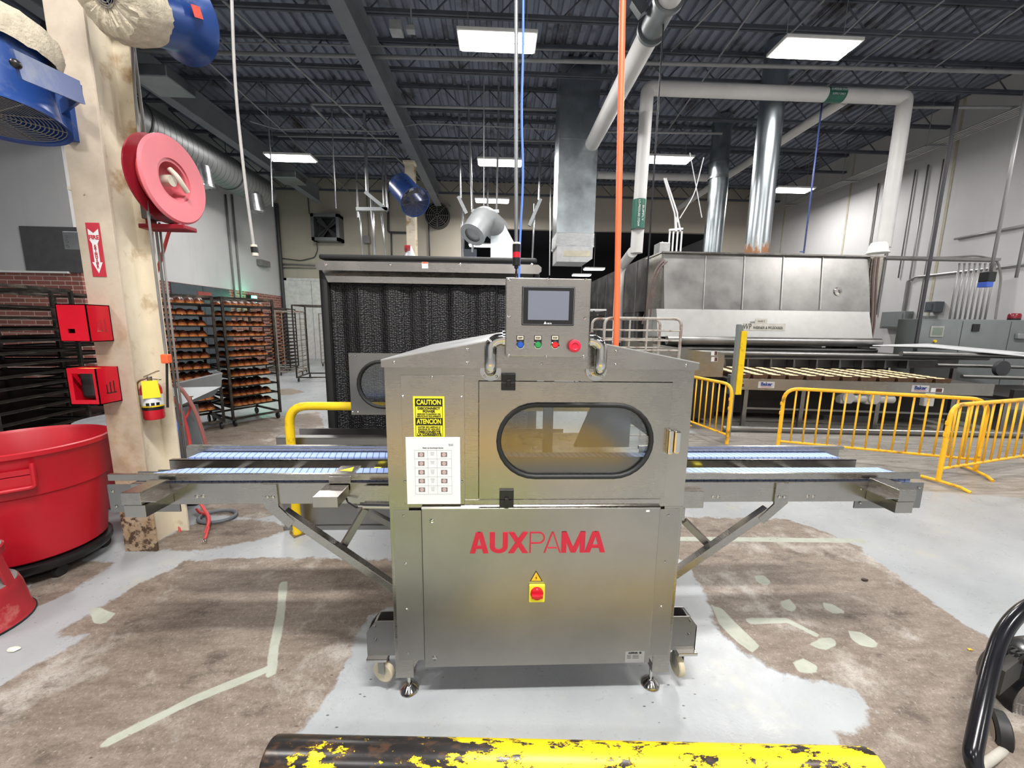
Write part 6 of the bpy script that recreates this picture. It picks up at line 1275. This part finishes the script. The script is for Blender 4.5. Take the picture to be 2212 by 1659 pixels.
# steel cover box left of the pans
t = thing('infeed_cover', 'steel cover box with a sloping white-lit top, left of the yellow post', 'machine', (3.0, 6.2, 0)); yb0, yb1 = 5.9, 7.2
q = [PY(1478, 757, yb0), PY(1595, 768, yb0), PY(1592, 823, yb0), PY(1478, 800, yb0)]; zt_ = q[0].z; xa_, xb_ = q[0].x-.5, 3.55
b = MB(); b.prism([(xa_, .80), (xb_, .78), (xb_, zt_-.05), (xb_-.3, zt_-.02), (xa_, zt_+.10)], 'y', yb0, yb1); obj('cover', b, S, t)
b = MB(); b.box((xa_, yb0+.05, .1), (xb_-.05, yb1, .78)); obj('dark_base', b, paint('machine_near_black', (38, 36, 36), .5, .3), t)
for i, y in enumerate((763, 776)):
    p = PY(1543, y, yb0-.002); b = MB(); b.box((p.x-.05, yb0-.004, p.z-.035), (p.x+.05, yb0, p.z+.035)); wl = obj('warning_label', b, PAPER, t); b = MB(); b.box((p.x+.002, yb0-.006, p.z-.03), (p.x+.045, yb0-.003, p.z+.03)); obj('label_field', b, MC['label_brown'], wl)
q = PY(1587, 818, yb0-.1); b = MB(); b.box((q.x-.06, yb0-.12, q.z-.25), (q.x+.06, yb0-.0, q.z+.06), .01); cbx = obj('operator_box', b, GREYP, t); b = MB(); b.cyl((q.x, yb0-.13, q.z), (q.x, yb0-.12, q.z), .03, 14); obj('green_button', b, emit('green_button', (60, 220, 140), 1.2), cbx)
b = MB(); b.cyl((q.x, yb0-.135, q.z-.13), (q.x, yb0-.12, q.z-.13), .025, 14); obj('red_button', b, REDB, cbx)
# ------------------------------------------------------------------ oven
OX0, OX1, OT = 3.33, 7.95, 3.03
t = thing('tunnel_oven', 'huge steel tunnel oven with a slanted panelled hood, behind the yellow barriers', 'oven', (5.6, 11, 0))
b = MB(); b.box((OX0, 8.75, 1.9), (OX1, 14.0, OT+.08)); b.box((OX0+.02, 9.2, .1), (OX1, 14.0, 1.9)); obj('oven_body', b, OVD, t)
zt_, zm, zl = OT, PY(1430, 668, 7.75).z, PY(1437, 727, 7.6).z
b = MB(); b.prism([(8.0, zt_), (8.75, zt_), (8.75, zm), (7.78, zm)], 'x', OX0+.02, OX1-.3); obj('hood_panels', b, OV, t)
b = MB()
for x in (1523, 1607, 1691, 1776): q0, q1 = PY(x+2, 552, 7.99), PY(x-4, 668, 7.77); b.bar(q0, q1, .012, .012, -Y_)
split_obj('panel_seam', b, paint('seam_grey', (190, 190, 188), .4, .6), t)
b = MB(); b.prism([(7.78, zm+.01), (8.2, zm+.01), (8.2, zl), (7.62, zl)], 'x', PY(1430, 668, 7.7).x-.08, PY(1882, 700, 7.7).x+.0); obj('apron', b, paint('apron_pale_steel', (176, 176, 174), .45, .7, .05), t)
b = MB(); b.box((OX1-.3, 7.95, .9), (OX1-.02, 8.75, zt_), .004); b.box((OX0-.02, 8.0, 1.2), (OX0+.1, 8.75, zt_-.002)); split_obj('corner_post', b, S, t)
b = MB(); b.box((OX0-.05, 7.94, zt_), (OX1+.02, 8.8, zt_+.03)); obj('top_flange', b, SH, t)
q = PY(1810, 630, 7.86); b = MB(); b.lathe([(.0, .0), (.03, .0), (.03, .02), (.055, .025), (.085, .025), (.09, 0)], q, (0, -1, .0), 28); obj('round_port', b, SP, t)
b = MB(); zr_ = PY(1700, 738, 7.5).z; b.cyl((PY(1440, 738, 7.5).x, 7.5, zr_), (PY(1900, 738, 7.5).x, 7.5, zr_), .085, 20); b.cyl((PY(1480, 750, 7.4).x, 7.55, zr_-.16), (PY(1900, 738, 7.5).x, 7.55, zr_-.16), .05, 16); obj('front_roller', b, OV, t)
b = MB(); b.box((OX0+.3, 7.7, .5), (OX1+.2, 8.9, zr_-.22)); obj('oven_gap_block', b, paint('oven_gap_black', (24, 22, 22), .7), t)  # solid black block stands in for the dark gap below the hood
b = MB()
for x in (1893, 1886): b.tube([PY(x+5, 556, 7.9), PY(x, 600, 7.9), PY(x-4, 700, 7.9), PY(x-12, 740, 7.9)], .02, 8, fillet=.1)
obj('brown_cables', b, paint('brown_cable', (100, 84, 78), .5), t)
b = MB(); b.tube([PY(1470, 545, 8.2), PY(1420, 570, 7.9), PY(1405, 620, 7.9), PY(1398, 660, 7.9), PY(1388, 700, 7.9)], .022, 8, fillet=.3); b.tube([PY(1474, 547, 8.2), PY(1425, 574, 7.88), PY(1412, 620, 7.88), PY(1404, 690, 7.88)], .018, 8, fillet=.3); obj('brown_cable', b, MC['brown_cable'], t)
for y, nn in ((9.4, 0), (10.3, 0), (11.1, 0), (12.0, 0), (13.0, 0)): b = MB(); b.box((OX0-.02, y, .2), (OX0, y+.04, OT+.05)); obj('side_seam', b, GALVD, t)
b = MB(); b.box((OX0-.05, 10.5, .3), (OX0-.02, 11.0, 2.55)); b.box((OX0-.07, 10.7, 1.4), (OX0-.05, 10.9, 1.55)); obj('side_door', b, paint('side_door_grey', (170, 168, 165), .5, .3), t)
b = MB(); q = PY(1432, 534, 8.5); b.box((q.x-.12, 8.4, OT+.08), (q.x+.12, 8.7, OT+.30), .02); b.cyl((q.x, 8.55, OT+.3), (q.x, 8.55, OT+.34), .02, 8); obj('roof_box', b, paint('roof_box_grey', (170, 172, 172), .5), t)
a, c = PY(1605, 698, 7.6), PY(1700, 715, 7.6); b = MB(); b.box((a.x, 7.655, c.z), (c.x, 7.665, a.z)); mp = obj('maker_sign', b, paint('sign_cream', (206, 204, 196), .5), t)
b2 = multitext([('WERNER & PFLEIDERER', V((a.x+.56, 7.652, c.z+.055)), .075, .001, .62), ('WP', V((a.x+.13, 7.652, (a.z+c.z)/2)), .17, .0, .17)], X_, Z_, paint('sign_dark', (66, 64, 70), .5), 'sign_letters', mp)
a, c = PY(1636, 688, 7.6), PY(1661, 699, 7.6); b = MB(); b.box((a.x, 7.655, c.z), (c.x, 7.665, a.z)); np_ = obj('small_plate', b, MC['sign_cream'], t); multitext([('model 2', V(((a.x+c.x)/2, 7.652, (a.z+c.z)/2)), .05, 0, .14)], X_, Z_, MC['sign_dark'], 'plate_print', np_)
# white pipework stand on top of the oven
b = MB(); YS = 8.9
for x in (1447, 1455, 1464, 1473): q = PY(x, 500, YS); b.cyl((q.x, YS, OT+.082), (q.x, YS, q.z), .02, 8)
b.bar(PY(1445, 497, YS), PY(1475, 494, YS), .04, .04); b.cyl(PY(1459, 470, YS), PY(1460, 500, YS), .03, 8); b.cyl(PY(1463, 467, YS), PY(1470, 500, YS), .02, 8)
b.tube([PY(1434, 385, YS), PY(1457, 460, YS), PY(1459, 480, YS)], .018, 8); b.tube([PY(1438, 385, YS), PY(1463, 460, YS), PY(1464, 480, YS)], .018, 8)
b.tube([PY(1468, 472, YS), PY(1500, 420, YS), PY(1520, 340, YS)], .012, 8, fillet=.2); b.tube([PY(1490, 330, YS), PY(1516, 470, YS)], .010, 8)
o = obj('pipework_stand', b, paint('white_pipework', (214, 215, 216), .4, .3, .03)); tag(o, 'small white pipework stand with slanting pipes on top of the oven', 'pipework')
# ------------------------------------------------------------------ carts near the orange hose
t = thing('wire_cart', 'worn white tube cart with rounded corners behind the right side of the machine', 'cart', (1.75, 4.6, 0)); WC = paint('worn_white_tube', (178, 172, 164), .5, .3, .15, 14, (120, 80, 56), .3)
x0c, x1c = PY(1306, 700, 4.5).x, PY(1472, 700, 4.5).x; zt_ = PY(1400, 688, 4.5).z
for y in (4.5, 5.1):
    sx_ = 0 if y < 5 else 0
    b = MB(); b.tube([(x0c, y, .12), (x0c, y, zt_), (x1c, y, zt_), (x1c, y, .12)], .017, 10, fillet=.09); xm_ = (x0c+x1c)/2
    b.cyl((xm_+.05, y, .15), (xm_+.05, y, zt_), .013, 8); obj('end_frame', b, WC, t)
for z in [zt_-.14-.115*k for k in range(12)]:
    if z < .2: break
    b = MB(); b.tube([(x0c, 4.5, z), (x1c, 4.5, z), (x1c, 5.1, z), (x0c, 5.1, z)], .011, 6, closed=True); obj('shelf_ring', b, WC, t)
for x in (x0c+.03, x1c-.03):
    for y in (4.53, 5.07): obj('caster', MB().cyl((x-.015, y, .06), (x+.015, y, .06), .06, 12), BLKR, t)
t = thing('dark_cart', 'small dark wire cart with a pale top, between the control panel and the white cart', 'cart', (1.9, 7.0, 0)); xa_, xb_ = PY(1258, 690, 7).x, PY(1306, 690, 7).x; zt_ = PY(1280, 671, 7).z
b = MB()
for x in (xa_, (xa_+xb_)/2, xb_): 
    for y in (7.0, 7.5): b.cyl((x, y, .0), (x, y, zt_), .012, 6)
for k in range(7): z = zt_-.2*k-.1; b.tube([(xa_, 7.0, z), (xb_, 7.0, z), (xb_, 7.5, z), (xa_, 7.5, z)], .01, 6, closed=True)
obj('wire_frame', b, RACKM, t); obj('pale_top', MB().box((xa_-.03, 6.98, zt_), (xb_+.02, 7.52, zt_+.03)), WHITE, t)
# ------------------------------------------------------------------ right wall equipment
t = thing('control_cabinet', 'wide grey electrical cabinet against the right wall with a small screen', 'cabinet', (10.2, 8.3, 0)); YC = 8.05; xa_ = PY(1990, 700, YC).x; zt_ = PY(2100, 690, YC).z; xs = [xa_, PY(2080, 700, YC).x, PY(2185, 700, YC).x, 11.66]
b = MB(); b.box((xa_, YC+.02, .1), (11.66, YC+.5, zt_), .01); b.box((xa_+.03, YC+.05, 0), (11.6, YC+.5, .1)); obj('cabinet_body', b, GREYP, t)
for x0_, x1_ in zip(xs[:-1], xs[1:]):
    b = MB(); b.box((x0_+.01, YC, .15), (x1_-.01, YC+.02, zt_-.03), .006); dd = obj('cabinet_door', b, GREYP, t)
    if x0_ == xs[0]:
        q = PY(2024, 716, YC-.01); b = MB(); b.box((q.x-.15, YC-.02, q.z-.12), (q.x+.15, YC-.0, q.z+.12), .01); sc2 = obj('display_frame', b, paint('display_frame', (150, 152, 146), .5), dd); 
        b = MB(); b.box((q.x-.11, YC-.023, q.z-.08), (q.x+.11, YC-.018, q.z+.08)); obj('display', b, paint('display_green_grey', (112, 122, 112), .3), dd)
        q = PY(2018, 737, YC); obj('selector_knob', MB().cyl((q.x, YC-.03, q.z), (q.x, YC, q.z), .03, 12), YEL, dd)
    elif x0_ == xs[1]: q = PY(2106, 709, YC); obj('disconnect_switch', MB().box((q.x-.08, YC-.03, q.z-.07), (q.x+.08, YC, q.z+.09), .01), BLK, dd)
    else: q = PY(2200, 726, YC); obj('gauge_unit', MB().box((q.x-.1, YC-.08, q.z-.06), (q.x+.14, YC, q.z+.06), .02), paint('unit_silver', (160, 162, 164), .4, .5), dd)
q = PY(2190, 690, YC+.2); b = MB(); b.cyl((q.x, YC+.2, zt_), (q.x, YC+.2, zt_+.04), .10, 16); bc = obj('beacon_base', b, BLK, t); b = MB(); b.lathe([(.10, .04), (.10, .12), (.08, .15), (0, .155)], (q.x, YC+.2, zt_), Z_, 20); obj('beacon_lens', b, paint('beacon_red', (130, 16, 36), .3), bc)
# wall boxes
def wallbox(x0_, y0_, x1_, y1_, lab, m_=GREYP, nm='wall_box', dp=.25):
    a, c = PX(x0_, y0_, WX-dp), PX(x1_, y1_, WX-dp); ya, yb = sorted((a.y, c.y)); b = MB(); b.box((WX-dp, ya, c.z), (WX-.005, yb, a.z), .01); o = obj(nm, b, m_); tag(o, lab, 'electrical box'); b = MB(); b.box((WX-dp-.02, ya+.06, c.z+.05), (WX-dp, yb-.06, a.z-.05)); obj('box_door', b, m_, o); return o
wallbox(1905, 674, 1950, 710, 'light grey electrical box on the right wall beside the oven hood'); wallbox(1999, 652, 2017, 674, 'small dark grey electrical box on the right wall above the big cabinet', paint('dark_box', (80, 86, 92), .5)); wallbox(1990, 682, 2004, 695, 'tiny grey junction box just left of the big cabinet', GREYP)
# conduits on right wall
CLT = paint('wall_conduit_grey', (158, 158, 158), .4, .5, .05)
for k, (x, y0_, y1_, r_, m_) in enumerate(((1912, 300, 690, .02, GREYC), (1955, 270, 680, .022, GREYC), (1990, 290, 600, .016, GREYC), (2010, 330, 700, .02, CLT), (2038, 350, 700, .016, CLT))):
    p0 = PX(x, y0_, WX-.04); p1 = PX(x-(y1_-y0_)*.15, y1_, WX-.04); o = obj('wall_conduit', MB().cyl((WX-.04, p0.y, p1.z), (WX-.04, p0.y, 6.0), r_, 8), m_); tag(o, 'thin vertical conduit on the right wall above the grey cabinet', 'conduit', 'vertical conduits on the right wall')
for i in range(8):
    x = 2060+i*11; q = PY(x, 640, 8.35); top = PY(x, 568, 8.35); o = obj('cabinet_conduit', MB().cyl((q.x, 8.35, zt_+.005), (q.x, 8.35, top.z), .018, 8), CLT); tag(o, 'one of the row of short conduits rising from the big grey cabinet', 'conduit', 'conduits rising from the grey cabinet')
b = MB(); b.box((PY(1905, 556, 8.4).x, 8.3, PY(2000, 562, 8.4).z), (PY(2150, 560, 8.4).x, 8.5, PY(2000, 556, 8.4).z)); b.tube([PY(1905, 554, 8.35), PY(1980, 557, 8.3), PY(2050, 556, 8.35), PY(2110, 552, 8.35), PY(2155, 561, 8.35), PY(2163, 600, 8.35), PY(2150, 690, 8.35)], .02, 8, fillet=.15); o = obj('cable_tray', b, GREYC); tag(o, 'dark cable tray running level from the oven to above the grey cabinet', 'cable tray')
p0, p1 = PX(2062, 516, WX-.05), PX(2230, 492, WX-.05); o = obj('wall_rail', MB().cyl((WX-.05, p0.y, p0.z), (WX-.05, p1.y, p0.z), .03, 8), CLT); tag(o, 'thin level rail on the right wall, upper one at the edge of the view', 'rail')
p0, p1 = PX(1962, 600, WX-.05), PX(2230, 575, WX-.05); o = obj('wall_rail', MB().tube([(WX-.05, p0.y, 2.0), (WX-.05, p0.y, p0.z-.1), (WX-.05, p0.y-.2, p0.z), (WX-.05, p1.y, p0.z)], .03, 8), CLT); tag(o, 'bent grey conduit turning level on the right wall above the cabinet', 'conduit')
q = PY(2020, 500, 8.0); o = obj('support_pole', MB().cyl((q.x, 8.0, 0), (q.x, 8.0, 6.1), .03, 10), DARKP); tag(o, 'dark slim vertical pole standing in front of the right wall', 'pole')
q = PY(1748, 450, 8.4); b = MB(); b.cyl((q.x, 8.4, PY(1736, 547, 8.4).z), (q.x, 8.4, 6.2), .016, 8); b.box((q.x-.08, 8.38, PY(1736, 545, 8.4).z), (q.x, 8.42, PY(1736, 545, 8.4).z+.02)); o = obj('blue_air_pipe', b, paint('pipe_dull_blue', (70, 84, 140), .4)); tag(o, 'thin blue pipe dropping vertically above the right end of the oven hood', 'pipe')
q = PY(1398, 600, 5.6); o = obj('dark_drop_pole', MB().tube([V((q.x, 5.6, 7.3)), V((q.x, 5.6, PY(1390, 690, 5.6).z))], .012, 8), DARKP); tag(o, 'thin dark pole dropping in front of the left end of the oven hood', 'pole')
for x0_, x1_, y1_, Yc, lab in ((2212, 2140, 590, 7.4, 'pale conduit with a black and blue plug hanging at the far right'), (2260, 2195, 600, 8.2, 'second pale conduit at the far right edge')):
    p = PY(x1_, y1_, Yc); o = obj('drop_conduit', MB().cyl(p, (p.x, p.y, 6.9), .028, 8), CLT); tag(o, lab, 'conduit')
    if x1_ == 2140: obj('black_plug', MB().box((p.x-.13, p.y-.08, p.z-.17), (p.x+.03, p.y+.08, p.z+.02), .01), BLK, o); obj('blue_plug_end', MB().box((p.x-.13, p.y-.08, p.z-.27), (p.x+.0, p.y+.08, p.z-.17), .01), paint('plug_blue', (60, 90, 180), .4), o)
